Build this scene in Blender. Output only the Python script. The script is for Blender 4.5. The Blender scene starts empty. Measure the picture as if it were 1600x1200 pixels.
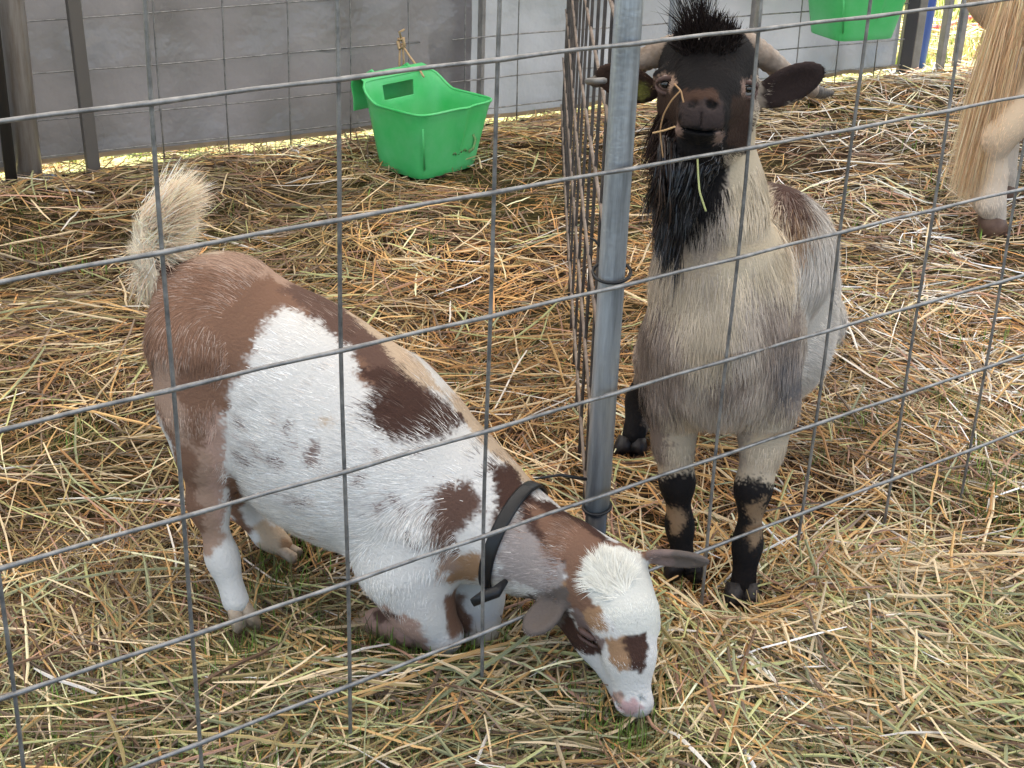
import bpy, math, random
import numpy as np
from mathutils import Vector, Matrix, noise, kdtree
R_ = np.random.default_rng(7)
random.seed(7)
scene = bpy.context.scene

# ------------------------------------------------------------------ camera
FPX, PITCH, ROLL, CAM_H = 2270.6, .428358, .0345935, 1.24      # focal length in pixels of a 1600 px wide picture
cp, sp, cr, sr = math.cos(PITCH), math.sin(PITCH), math.cos(ROLL), math.sin(ROLL)
FW = np.array([0, cp, -sp]); r0 = np.array([1., 0, 0]); u0 = np.array([0, sp, cp])
RT = cr*r0 + sr*u0; UP = -sr*r0 + cr*u0
cam_data = bpy.data.cameras.new('camera'); cam = bpy.data.objects.new('camera', cam_data)
scene.collection.objects.link(cam)
cam.matrix_world = Matrix(((RT[0], UP[0], -FW[0], 0), (RT[1], UP[1], -FW[1], 0), (RT[2], UP[2], -FW[2], CAM_H), (0, 0, 0, 1)))
cam_data.sensor_width = 36; cam_data.lens = 36*FPX/1600
cam_data.clip_start = .05; cam_data.clip_end = 400
scene.camera = cam

# ------------------------------------------------------------------ sky, sun, exposure
SUN_EL, SUN_AZ = 58, 32          # the sun stands behind and to the right; azimuth clockwise from +Y
w = bpy.data.worlds.new('World'); scene.world = w; w.use_nodes = True
nt = w.node_tree; nt.nodes.clear()
sky = nt.nodes.new('ShaderNodeTexSky'); sky.sky_type = 'NISHITA'; sky.sun_disc = False
sky.sun_elevation = math.radians(SUN_EL); sky.sun_rotation = math.radians(SUN_AZ)
bg = nt.nodes.new('ShaderNodeBackground'); bg.inputs[1].default_value = .09
wo = nt.nodes.new('ShaderNodeOutputWorld')
nt.links.new(sky.outputs[0], bg.inputs[0]); nt.links.new(bg.outputs[0], wo.inputs[0])
sl = bpy.data.lights.new('sun', 'SUN'); sl.energy = 5; sl.angle = math.radians(.5); sl.color = (1, .95, .87)
so = bpy.data.objects.new('sun', sl); scene.collection.objects.link(so)
e, a = math.radians(SUN_EL), math.radians(SUN_AZ)
sdir = Vector((math.sin(a)*math.cos(e), math.cos(a)*math.cos(e), math.sin(e)))
so.rotation_euler = sdir.to_track_quat('Z', 'Y').to_euler(); so.location = (4, 8, 9)
vs = scene.view_settings; vs.view_transform = 'Standard'; vs.look = 'None'; vs.exposure = 2.15; vs.gamma = 1; vs.use_curve_mapping = False
scene.cycles.use_denoising = True
scene.cycles.max_bounces = 6; scene.cycles.diffuse_bounces = 4; scene.cycles.transmission_bounces = 4

# ------------------------------------------------------------------ small helpers
COL = scene.collection
def at(px, py, y):
    """world point on the sight line of a spot of the photograph, y metres out"""
    d = RT*(px-800)/FPX - UP*(py-600)/FPX + FW
    return np.array([0, 0, CAM_H]) + d*y/d[1]
def on_ground(px, py, z=0.):
    d = RT*(px-800)/FPX - UP*(py-600)/FPX + FW
    return np.array([0, 0, CAM_H]) + d*(z-CAM_H)/d[2]
def tag(o, label=None, cat=None, group=None, kind=None):
    if label: o['label'] = label
    if cat: o['category'] = cat
    if group: o['group'] = group
    if kind: o['kind'] = kind
    return o
def thing(name, loc, label, cat, group=None, rz=0):
    o = bpy.data.objects.new(name, None); COL.objects.link(o); o.location = loc; o.rotation_euler.z = rz
    o.empty_display_size = .1
    bpy.context.view_layer.update()
    return tag(o, label, cat, group)
def link(name, me, parent=None, mats=None):
    o = bpy.data.objects.new(name, me); COL.objects.link(o)
    if parent is not None:
        o.parent = parent
        inv = Matrix.LocRotScale(parent.location, parent.rotation_euler, None)
        if parent.parent is None: o.matrix_parent_inverse = inv.inverted()      # shapes are laid out in world coordinates
    if mats is not None:
        for m in (mats if isinstance(mats, (list, tuple)) else [mats]): me.materials.append(m)
    return o
def mesh_np(name, V, polys, smooth=True, col=None, normals=None):
    """polys: list of int arrays (n,3) / (n,4)"""
    me = bpy.data.meshes.new(name); V = np.asarray(V, np.float32)
    polys = [np.asarray(p, np.int32) for p in (polys if isinstance(polys, list) else [polys]) if len(p)]
    loops = np.concatenate([p.ravel() for p in polys])
    sizes = np.concatenate([np.full(len(p), p.shape[1], np.int32) for p in polys])
    me.vertices.add(len(V)); me.vertices.foreach_set('co', V.ravel())
    me.loops.add(len(loops)); me.loops.foreach_set('vertex_index', loops)
    me.polygons.add(len(sizes)); me.polygons.foreach_set('loop_start', np.concatenate([[0], np.cumsum(sizes)[:-1]]).astype(np.int32))
    me.polygons.foreach_set('use_smooth', np.full(len(sizes), smooth))
    me.update(calc_edges=True)
    if col is not None:
        at_ = me.color_attributes.new('Col', 'FLOAT_COLOR', 'POINT')
        c = np.ones((len(V), 4), np.float32); c[:, :3] = col
        at_.data.foreach_set('color', c.ravel())
    if normals is not None:
        me.normals_split_custom_set_from_vertices(np.asarray(normals, np.float32))
    return me
def tube_arrays(path, rad, seg=8, cap=True, up=None):
    """tapered tube along a polyline"""
    P = np.asarray(path, float); n = len(P); rad = np.broadcast_to(rad, (n,)).astype(float)
    T = np.gradient(P, axis=0); T /= np.linalg.norm(T, axis=1)[:, None]
    u = np.array([0, 0, 1.]) if up is None else np.asarray(up, float)
    if abs(T[0] @ u) > .95: u = np.array([0, 1., .1])
    V = []
    for i in range(n):
        u = u - T[i]*(u @ T[i]); u /= np.linalg.norm(u); v = np.cross(T[i], u)
        th = np.arange(seg)*2*np.pi/seg
        V.append(P[i] + rad[i]*(np.cos(th)[:, None]*u + np.sin(th)[:, None]*v))
    V = np.concatenate(V)
    i = np.arange(n-1)[:, None]*seg; j = np.arange(seg)[None]; j2 = (j+1) % seg
    Q = np.stack([i+j, i+j2, i+seg+j2, i+seg+j], -1).reshape(-1, 4)
    F = [Q]
    if cap:
        c0, c1 = len(V), len(V)+1; V = np.concatenate([V, P[:1], P[-1:]])
        k = np.arange(seg); k2 = (k+1) % seg; b = (n-1)*seg
        F.append(np.concatenate([np.stack([np.full(seg, c0), k2, k], -1), np.stack([np.full(seg, c1), b+k, b+k2], -1)]))
    return V, F
def tube(name, path, rad, parent, mat, seg=8, **kw):
    V, F = tube_arrays(path, rad, seg, **kw)
    return link(name, mesh_np(name, V, F), parent, mat)
def box_me(name, lo, hi, bev=.0):
    import bmesh
    bm = bmesh.new(); bmesh.ops.create_cube(bm, size=1)
    lo, hi = np.array(lo, float), np.array(hi, float)
    for v in bm.verts: v.co = Vector((lo+hi)/2 + np.array(v.co)*(hi-lo))
    if bev: bmesh.ops.bevel(bm, geom=bm.edges[:], offset=bev, segments=2, affect='EDGES', profile=.5)
    me = bpy.data.meshes.new(name); bm.to_mesh(me); bm.free()
    return me

# ------------------------------------------------------------------ materials
def mat(name, base=(.5, .5, .5), rough=.7, metal=0., vcol=False, spec=.3, nscale=None, ncol=None, ndet=6, bump=0., bscale=60, sheen=0., trans=0., stretch=None, bdist=.01):
    m = bpy.data.materials.new(name); m.use_nodes = True; n = m.node_tree; N, L = n.nodes, n.links
    b = N['Principled BSDF']; b.inputs['Roughness'].default_value = rough; b.inputs['Metallic'].default_value = metal
    b.inputs['Specular IOR Level'].default_value = spec
    b.inputs['Base Color'].default_value = (*base, 1)
    if sheen: b.inputs['Sheen Weight'].default_value = sheen
    tc = N.new('ShaderNodeTexCoord'); src = None
    if vcol:
        at_ = N.new('ShaderNodeAttribute'); at_.attribute_name = 'Col'; src = at_.outputs['Color']
    if ncol is not None:
        nz = N.new('ShaderNodeTexNoise'); nz.inputs['Scale'].default_value = nscale or 8; nz.inputs['Detail'].default_value = ndet
        nz.inputs['Roughness'].default_value = .65
        if stretch:
            mp = N.new('ShaderNodeMapping'); mp.inputs['Scale'].default_value = stretch; L.new(tc.outputs['Object'], mp.inputs[0]); L.new(mp.outputs[0], nz.inputs['Vector'])
        else: L.new(tc.outputs['Object'], nz.inputs['Vector'])
        rp = N.new('ShaderNodeValToRGB'); rp.color_ramp.elements[0].position = .35; rp.color_ramp.elements[1].position = .65
        rp.color_ramp.elements[0].color = (*base, 1); rp.color_ramp.elements[1].color = (*ncol, 1)
        L.new(nz.outputs['Fac'], rp.inputs[0]); src = rp.outputs[0]
        rr = N.new('ShaderNodeMapRange'); rr.inputs[3].default_value = max(.05, rough-.12); rr.inputs[4].default_value = min(1, rough+.12)
        L.new(nz.outputs['Fac'], rr.inputs[0]); L.new(rr.outputs[0], b.inputs['Roughness'])
    if src is not None: L.new(src, b.inputs['Base Color'])
    if bump:
        bz = N.new('ShaderNodeTexNoise'); bz.inputs['Scale'].default_value = bscale; bz.inputs['Detail'].default_value = 5
        L.new(tc.outputs['Object'], bz.inputs['Vector'])
        bp = N.new('ShaderNodeBump'); bp.inputs['Strength'].default_value = bump; bp.inputs['Distance'].default_value = bdist
        L.new(bz.outputs['Fac'], bp.inputs['Height']); L.new(bp.outputs[0], b.inputs['Normal'])
    if trans:
        out = N['Material Output']; t = N.new('ShaderNodeBsdfTranslucent'); mx = N.new('ShaderNodeMixShader'); mx.inputs[0].default_value = trans
        if src is not None: L.new(src, t.inputs[0])
        else: t.inputs[0].default_value = (*base, 1)
        L.new(b.outputs[0], mx.inputs[1]); L.new(t.outputs[0], mx.inputs[2]); L.new(mx.outputs[0], out.inputs[0])
    return m
# ------------------------------------------------------------------ ground, grass field, tarp, canopy
CONTACTS = [(-.10, 1.735, .05), (-.03, 1.76, .05), (-.16, 1.77, .05), (-.22, 1.80, .05), (-.38, 1.76, .06), (-.33, 1.96, .05), (.17, 1.58, .07), (.36, 1.87, .085), (.27, 1.96, .07), (.22, 2.38, .06), (1.24, 3.76, .10), (-.28, 4.12, .16)]
def pressed(x, y):
    """the bedding is trodden flat where hooves, knees and the feeder stand"""
    f = np.ones(np.broadcast(x, y).shape)
    for a, b_, r in CONTACTS: f = f*(1-.85*np.exp(-((x-a)**2+(y-b_)**2)/r**2))
    return f
def hay_height(x, y):
    """depth of the bedding"""
    x = np.asarray(x, float); y = np.asarray(y, float)
    h = .018+.010*np.sin(3.1*x+1.7*y+.5)*np.sin(2.3*y-1.3*x)+.008*np.sin(9*x-5*y+1)*np.sin(7*y+4*x)
    h += .035*np.exp(-((x-.52)**2/.035+(y-1.80)**2/.02))          # the heap by the fence foot
    h += .03*np.exp(-((x-1.45)**2/.12+(y-5.45)**2/.04))
    h -= .03*np.exp(-(((np.stack([x, y, 0*x], -1)-np.array([-1.47, 4.03, 0]))@np.array([-.523, .852, 0]))/.14)**2)
    return np.maximum(h*pressed(x, y), .003)
gx, gy = np.meshgrid(np.concatenate([[-60, -20, -8], np.linspace(-4, 4, 161), [8, 20, 60]]), np.concatenate([[-20, -6], np.linspace(0, 8, 161), [14, 30, 90]]))
gz = np.where((np.abs(gx) < 4.1) & (gy > -.1) & (gy < 8.1), .35*(hay_height(gx, gy)-.02), 0)
nx, ny = gx.shape[1], gx.shape[0]
ii, jj = np.meshgrid(np.arange(nx-1), np.arange(ny-1)); k0 = (jj*nx+ii).ravel()
gq = np.stack([k0, k0+1, k0+nx+1, k0+nx], -1)
M_ground = bpy.data.materials.new('trampled_soil'); M_ground.use_nodes = True
n = M_ground.node_tree; N, L = n.nodes, n.links
b = N['Principled BSDF']; b.inputs['Roughness'].default_value = .95; b.inputs['Specular IOR Level'].default_value = .1
tc = N.new('ShaderNodeTexCoord')
z1 = N.new('ShaderNodeTexNoise'); z1.inputs['Scale'].default_value = 1.6; z1.inputs['Detail'].default_value = 8
z2 = N.new('ShaderNodeTexNoise'); z2.inputs['Scale'].default_value = 70; z2.inputs['Detail'].default_value = 6
L.new(tc.outputs['Object'], z1.inputs[0]); L.new(tc.outputs['Object'], z2.inputs[0])
r1 = N.new('ShaderNodeValToRGB'); r1.color_ramp.elements[0].position = .4; r1.color_ramp.elements[1].position = .62
r1.color_ramp.elements[0].color = (.045, .028, .017, 1); r1.color_ramp.elements[1].color = (.06, .055, .022, 1)
r2 = N.new('ShaderNodeValToRGB'); r2.color_ramp.elements[0].position = .35; r2.color_ramp.elements[1].position = .7
r2.color_ramp.elements[0].color = (.45, .45, .45, 1); r2.color_ramp.elements[1].color = (1.8, 1.7, 1.4, 1)
mx = N.new('ShaderNodeMix'); mx.data_type = 'RGBA'; mx.blend_type = 'MULTIPLY'; mx.inputs[0].default_value = 1
L.new(z1.outputs[0], r1.inputs[0]); L.new(z2.outputs[0], r2.inputs[0]); L.new(r1.outputs[0], mx.inputs[6]); L.new(r2.outputs[0], mx.inputs[7])
L.new(mx.outputs[2], b.inputs['Base Color'])
bp = N.new('ShaderNodeBump'); bp.inputs['Distance'].default_value = .02; L.new(z2.outputs[0], bp.inputs['Height']); L.new(bp.outputs[0], b.inputs['Normal'])
tag(link('ground', mesh_np('ground', np.stack([gx.ravel(), gy.ravel(), gz.ravel()], -1), gq), None, M_ground), kind='structure')

TA = math.atan2(5.78-3.97, 1.48+1.47); TD = np.array([math.cos(TA), math.sin(TA), 0]); TN = np.array([-math.sin(TA), math.cos(TA), 0])   # along and out through the tarp wall
T0 = np.array([-1.47, 4.03, 0])
def wall(s, n_=0., z=0.):
    return T0 + TD*s + TN*n_ + np.array([0, 0, z])
S_END = 3.42
# tarp with folds
ns, nz_ = 260, 70
ss = np.linspace(-2.6, S_END, ns); zz = np.linspace(0, 1, nz_)
Sg, Zg = np.meshgrid(ss, zz)
bot = .034+.006*np.sin(2.2*Sg+.6)+.004*np.sin(6.1*Sg)
Z3 = bot+(2.25-bot)*Zg
off = .022*np.sin(7.5*Sg+1.2*Z3)*np.exp(-((Sg-2.3)/1.0)**2)+.010*np.sin(11*Sg+.7)*(.4+Zg)+.006*np.sin(23*Sg+3*Z3)+.014*np.sin(3*Sg+5*Z3)
off += .030*np.exp(-((Sg-2.05)/.05)**2)+.025*np.exp(-((Sg-3.15)/.045)**2)-.02*np.exp(-((Sg-2.75)/.09)**2)
off += .008*np.sin(4.1*Sg+9*Z3+2*np.sin(2.3*Sg))*np.sin(5*Z3+1.7*Sg)+.005*np.sin(17*Sg-21*Z3)*np.sin(6*Sg)
off += .008*np.sin(2*np.pi*(Z3-.08)/.3+.5*np.sin(3*Sg))
off = off*(1-.85*np.exp(-((Sg-1.52)/.22)**2))
P3 = T0+TD*Sg[..., None]+TN*(off-.05)[..., None]+np.array([0, 0, 1.])*Z3[..., None]
k0 = (np.arange(nz_-1)[:, None]*ns+np.arange(ns-1)[None]).ravel(); tq = np.stack([k0, k0+1, k0+ns+1, k0+ns], -1)
M_tarp = mat('grey_tarpaulin', (.125, .117, .116), .30, nscale=1.3, ndet=3, ncol=(.165, .158, .165), bump=.7, bdist=.07, bscale=3.2, trans=.22, spec=.55)
M_tarp2 = mat('tarpaulin_painted_brighter', (.21, .215, .235), .30, nscale=1.3, ndet=3, ncol=(.27, .28, .305), bump=.7, bdist=.07, bscale=3.2, trans=.32, spec=.5)  # paler, more translucent copy; its colour stands in for brighter light at this end
NJ = int(ns*(1.51+2.6)/(S_END+2.6))      # the darker sheet ends here and the paler one hangs just behind it
def sheet(name, c0, c1, dn, m, label):
    Pp = P3[:, c0:c1]+TN*dn; k_ = c1-c0; kk = (np.arange(nz_-1)[:, None]*k_+np.arange(k_-1)[None]).ravel()
    return tag(link(name, mesh_np(name, Pp.reshape(-1, 3), np.stack([kk, kk+1, kk+k_+1, kk+k_], -1)), None, m), label, 'tarpaulin')
tarp = sheet('tarpaulin', 0, NJ, 0, M_tarp, 'dark grey tarpaulin wall behind the green feeder on the left')
sheet('tarpaulin', NJ-4, ns, .012, M_tarp2, 'grey tarpaulin wall, tinted paler to look brighter lit, behind the head of the horned goat')
M_hem = mat('tan_hem', (.36, .27, .18), .6, nscale=9, ncol=(.24, .19, .14), trans=.25)
hz = np.linspace(0, 1, 4)[:, None]; hp = P3[0][None]-TN*.004+np.array([0, 0, 1.])*(hz*.014-.004)[..., None]
k0 = (np.arange(3)[:, None]*ns+np.arange(ns-1)[None]).ravel()
link('hem', mesh_np('hem', hp.reshape(-1, 3), np.stack([k0, k0+1, k0+ns+1, k0+ns], -1)), tarp, M_hem)

# the grass outside, out in the sun
fs = np.linspace(-6, 14, 60); fn_ = np.concatenate([np.linspace(-.06, 3, 20), [6, 20, 60]]); A_, B_ = np.meshgrid(fs, fn_)
Pf_ = T0+TD*A_[..., None]+TN*B_[..., None]+np.array([0, 0, 1.])*.006
kk = (np.arange(len(fn_)-1)[:, None]*60+np.arange(59)[None]).ravel()
tag(link('sunlit_grass_field', mesh_np('field', Pf_.reshape(-1, 3), np.stack([kk, kk+1, kk+61, kk+60], -1)), None, mat('field_turf', (.40, .35, .17), .9, nscale=9, ncol=(.25, .31, .09), bump=.6, bscale=40)), kind='structure')

# white marquee roof over the pens (above the frame)
M_roof = mat('white_canvas', (.83, .79, .74), .6, trans=.42)
def roof(name, s0, s1, n0, n1, zr, label):
    me = bpy.data.meshes.new(name)
    q = [wall(s0, n0, zr), wall(s1, n0, zr), wall(s1, n1, zr), wall(s0, n1, zr)]
    c = (q[0]+q[2])/2+np.array([0, 0, .7])
    V = [*q, c]; me = mesh_np(name, V, np.array([[0, 1, 4], [1, 2, 4], [2, 3, 4], [3, 0, 4]]), smooth=False)
    return tag(link(name, me, None, M_roof), label, 'canopy')
roof('canopy_roof', -3.2, 4.3, -5.0, .35, 2.3, 'white canvas roof of the tent over the pens')
roof('added_sun_screen', 4.3, 7.2, -3.2, .45, 2.45, 'unseen white canvas sheet added beside the tent roof to keep the sun off')  # added out of view to keep direct sun off the pony's corner
# canopy poles carry it
M_galv = mat('galvanised_steel', (.20, .22, .24), .40, metal=.6, nscale=60, ncol=(.42, .455, .49), spec=.5, bump=.08, bscale=120, stretch=(1, 1, .08))
M_galvd = mat('dull_galvanised', (.20, .19, .18), .55, metal=.6, nscale=18, ncol=(.30, .29, .28), spec=.4)
M_wire = mat('galvanised_wire', (.13, .13, .13), .42, metal=.55, nscale=45, ncol=(.30, .295, .285), spec=.5)
M_rust = mat('rusty_wire', (.12, .09, .07), .6, metal=.3, nscale=25, ncol=(.25, .20, .165))
M_rustd = mat('dark_rusty_wire', (.045, .042, .042), .6, metal=.4, nscale=25, ncol=(.11, .095, .085))
M_red = mat('red_brown_rod', (.16, .03, .03), .6, nscale=25, ncol=(.22, .06, .05))
M_black = mat('black_plastic', (.012, .012, .013), .38)
M_blue = mat('blue_plastic', (.06, .13, .55), .4, nscale=3, ncol=(.08, .17, .62))
M_legs = mat('dark_tent_leg', (.05, .05, .055), .5, metal=.3)

def post_box(name, c, s, z0, z1, wx, wy, m, parent=None, lean=0.):
    me = box_me(name, (-wx/2, -wy/2, 0), (wx/2, wy/2, z1-z0), bev=min(wx, wy)*.12)
    o = link(name, me, parent, m)
    return o
# ------------------------------------------------------------------ the wire fence in front of the tarp
back = thing('back_fence', wall(0, -.07), 'welded wire fence on dark posts in front of the grey tarpaulin', 'fence')
ZB = [.065, .165, .30, .45, .60, .75, .90, 1.05]
def rod(name, a, b, r, parent, m, seg=6, wob=0., n_=2, ph=0.):
    t = np.linspace(0, 1, n_)[:, None]; P = np.array(a)*(1-t)+np.array(b)*t
    if wob: P += wob*np.stack([np.sin(t[:, 0]*9+ph), np.cos(t[:, 0]*7+ph*2)*.6, np.sin(t[:, 0]*13+ph)*.7], -1)
    return tube(name, P, r, parent, m, seg)
for k, z in enumerate(ZB):
    rod('horizontal_wire', wall(-1.5, -.075, z+.015*math.sin(k)), wall(1.295, -.075, z), .0024, back, M_wire, n_=24, wob=.003, ph=k)
    rod('horizontal_wire', wall(1.41, -.075, z), wall(3.42, -.075, z-.01), .0024, back, M_wire, n_=24, wob=.003, ph=k+4)
for k in range(-7, 17):
    s = .03+k*.2032
    if abs(s-1.35) < .06 or s > 3.4: continue
    rod('vertical_wire', wall(s, -.080, .0), wall(s+.004*math.sin(k*3), -.080, 1.08), .0024, back, M_wire, n_=10, wob=.002, ph=k)
def frame_post(px, py, n_, label, w_=.032, d_=.022, m=M_galvd, top=1.25, name='fence_post', cat='post', grp=None, lean=(0, 0)):
    g = on_ground(px, py)
    o = tag(link(name, box_me(name, (-w_/2, -d_/2, 0), (w_/2, d_/2, top), bev=.003), None, m), label, cat, grp)
    o.location = g; o.rotation_euler = (lean[1], lean[0], TA)
    return o
frame_post(148, 282, 0, 'dark square fence post between the round tent pole and the white-tailed goat', .036, .03, mat('brown_steel', (.10, .09, .08), .6, metal=.2), lean=(-.03, 0))
frame_post(703, 200, 0, 'left one of two square fence posts behind the green feeder on the straw', .016, .03)
frame_post(749, 198, 0, 'right one of two square fence posts behind the green feeder on the straw', .014, .03)
frame_post(1043, 168, 0, 'square fence post at the tarpaulin just right of the thick galvanised pole', .03, .03, M_galv)
frame_post(1166, 152, 0, 'thin square fence post behind the head of the horned goat', .02, .025)
frame_post(1466, 118, 0, 'left one of the two grey gate posts by the sunlit grass', .026, .03, M_galvd)
frame_post(1492, 112, 0, 'right one of the two grey gate posts nearest the pale pony', .026, .03, M_galvd)
# round tent pole on the left
g = on_ground(48, 288)
tp = thing('tent_pole', g, 'thick round metal tent pole at the left end of the tarpaulin', 'tent pole')
tube('pole', [g, g+[0, 0, 2.35]], .036, tp, mat('worn_steel', (.27, .22, .18), .35, metal=.35, nscale=30, stretch=(1, 1, .1), ncol=(.52, .50, .48), bump=.1, bscale=60), 24)
link('foot_plate', box_me('foot_plate', g+[-.07, -.07, -.004], g+[.07, .07, .012], .003), tp, M_galvd)
g = on_ground(20, 300)
tube_o = tube('corner_post', [g, g+[0, 0, 1.4]], .016, None, mat('dark_steel', (.04, .035, .03), .6, metal=.3), 10)
tag(tube_o, 'thin dark post left of the round tent pole', 'post')
# dark tent leg and blue pipe at the right end of the tarp
g = on_ground(1414, 118)
lg = thing('tent_support', g, 'square dark tent leg between the tarpaulin end and the blue pipe', 'tent support')
link('outer_tube', box_me('outer_leg', g+[-.035, -.03, 0], g+[.012, .02, 1.3], .004), lg, M_legs)
link('inner_tube', box_me('inner_leg', g+[.0125, -.022, .012], g+[.045, .018, 2.4], .004), lg, M_galvd)
link('foot_plate', box_me('foot_plate', g+[-.06, -.06, 0], g+[.07, .05, .011], .002), lg, M_galvd)
g = on_ground(1432, 108); 
tag(tube('blue_pipe', [g, g+[.055, .03, 1.35]], .031, None, M_blue, 20), 'bright blue plastic pipe standing beside the dark tent leg', 'pipe')
# red hoses on the grass outside
M_hose = mat('red_hose', (.45, .05, .06), .45)
def hose(pts, label, r=.016):
    P = np.array([on_ground(a, b, .02) for a, b in pts]); t = np.linspace(0, len(P)-1, 40)
    S = np.stack([np.interp(t, np.arange(len(P)), P[:, c]) for c in range(3)], -1)
    for _ in range(3): S[1:-1] = (S[:-2]+S[1:-1]*2+S[2:])/4
    tag(tube('garden_hose', S, r, None, M_hose, 8), label, 'hose', 'red hoses on the grass')
hose([(1446, 46), (1470, 44), (1485, 40), (1505, 30), (1535, 28), (1575, 36), (1640, 30)], 'red hose on the sunlit grass, the upper of the two, nearest the top edge')
hose([(1498, 44), (1525, 41), (1545, 44), (1600, 52), (1660, 50)], 'red hose on the sunlit grass, the lower of the two, behind the pony tail')

# ------------------------------------------------------------------ front fence of 8 by 6 inch welded wire
TH = .637672; FD = np.array([math.cos(TH), math.sin(TH), 0]); FN = np.array([math.sin(TH), -math.cos(TH), 0])   # along, and towards the viewer
F0 = np.array([-.354639, 1.381076, 0]); ZT = CAM_H-.344345
def fen(i, z, n_=0.): return F0+FD*i*.2032+FN*n_+np.array([0, 0, z])
front = thing('front_fence', fen(3, 0), 'near galvanised wire fence crossing the whole picture in front of both goats', 'fence')
for j in range(-2, 7):
    z = ZT-j*.1524; t = np.sort(np.concatenate([np.arange(-5, 16, .25), np.arange(-5, 16)+.03, np.arange(-4, 16)-.03]))
    P = np.array([fen(i, z+.0014*math.sin(i*.9+j)-.0006*math.cos(i*2*math.pi), .0045+.0008*math.sin(i*1.3+j*2)) for i in t])
    if z < .02: P[:, 2] += .012
    if j == 5:   # the wire is pushed up where the goat has its neck through
        P[:, 2] += .004*np.exp(-((t-2.4)/.5)**2)
    tube('horizontal_wire', P, .0026*np.where(np.abs(t-np.round(t)) < .04, 1.25, 1), front, M_wire, 8)      # thicker at every weld
for i in range(-5, 16):
    if i == 3: continue
    zs = np.linspace(1.21, -.02, 30)
    P = np.array([fen(i+.008*math.sin(z*6+i), z, -.001+.0015*math.cos(i*3+z*11)) for z in zs])
    tube('vertical_wire', P, .0025, front, M_wire, 8)
# post with zip ties
pc = fen(3.025, 0, -.026)
ZS = at(936, 797, pc[1])[2]
pst = thing('fence_post', pc, 'thick round galvanised post where the near fence meets the dividing fence', 'post')
tube('pipe', [pc+[0, 0, z] for z in (ZS, .5, .9, 1.4)], .0174, pst, M_galv, 28)
tube('lower_sleeve', [pc+[0, 0, -.02], pc+[0, 0, ZS+.004]], .0150, pst, mat('dark_sleeve', (.03, .03, .032), .3, metal=.2), 24)
def ring(name, c, r, rr, parent, m, tilt=(0, 0), n_=28):
    th = np.linspace(0, 2*np.pi, n_+1)
    P = np.stack([c[0]+r*np.cos(th), c[1]+r*np.sin(th), c[2]+r*(np.cos(th)*tilt[0]+np.sin(th)*tilt[1])], -1)
    return tube(name, P, rr, parent, m, 6, cap=False)
ring('cable_tie', pc+[0, 0, ZS+.006], .0192, .0024, pst, M_black, (.1, .15))
ring('cable_tie', at(956, 425, pc[1]), .0245, .0022, pst, M_black, (.05, .25))
tt = at(916, 749, pc[1]-.02); t2 = at(836, 748, pc[1]-.06); t3 = at(875, 742, pc[1]-.04)
tube('tie_tail', [tt, t3, t2], [.0026, .0024, .0014], pst, M_black, 6)
a_, b_ = at(945, 126, pc[1]+.02), at(917, 127, pc[1]+.05); tube('tie_tail', [a_, b_], .004, pst, M_galvd, 6)
a_, b_, c_ = at(922, 372, pc[1]+.03), at(930, 376, pc[1]+.03), at(939, 388, pc[1]+.02); tube('tie_tail', [a_, b_, c_], .0018, pst, M_black, 6)

# ------------------------------------------------------------------ the dividing fence running away from the post, seen almost end on
div = thing('dividing_fence', (.125, 1.9, 0), 'rusty wire fence running back from the thick post between the two pens, seen end on', 'fence')
def dx(y, z): return .128+.003*math.sin(y*1.6)
ys = 1.93+.2032*np.arange(14)
for k, y in enumerate(ys):
    P = np.array([(dx(y, z)+.0006*math.sin(3*z+k*2), y, z) for z in np.linspace(1.06, 0, 16)])
    if k == 0: P[:, 0] += .004
    tube('vertical_wire', P, .0040 if k == 0 else .0034, div, M_red if k == 0 else M_rustd, 6)
for j in range(-1, 6):
    z = ZT-.02-j*.1524
    P = np.array([(dx(y, z)+.0012*math.sin(y*2+j*2)-.003, y, z+.002*math.sin(y*3+j)) for y in np.linspace(1.84, 4.65, 44)])
    tube('horizontal_wire', P, .0031, div, M_rust, 6)

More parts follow.
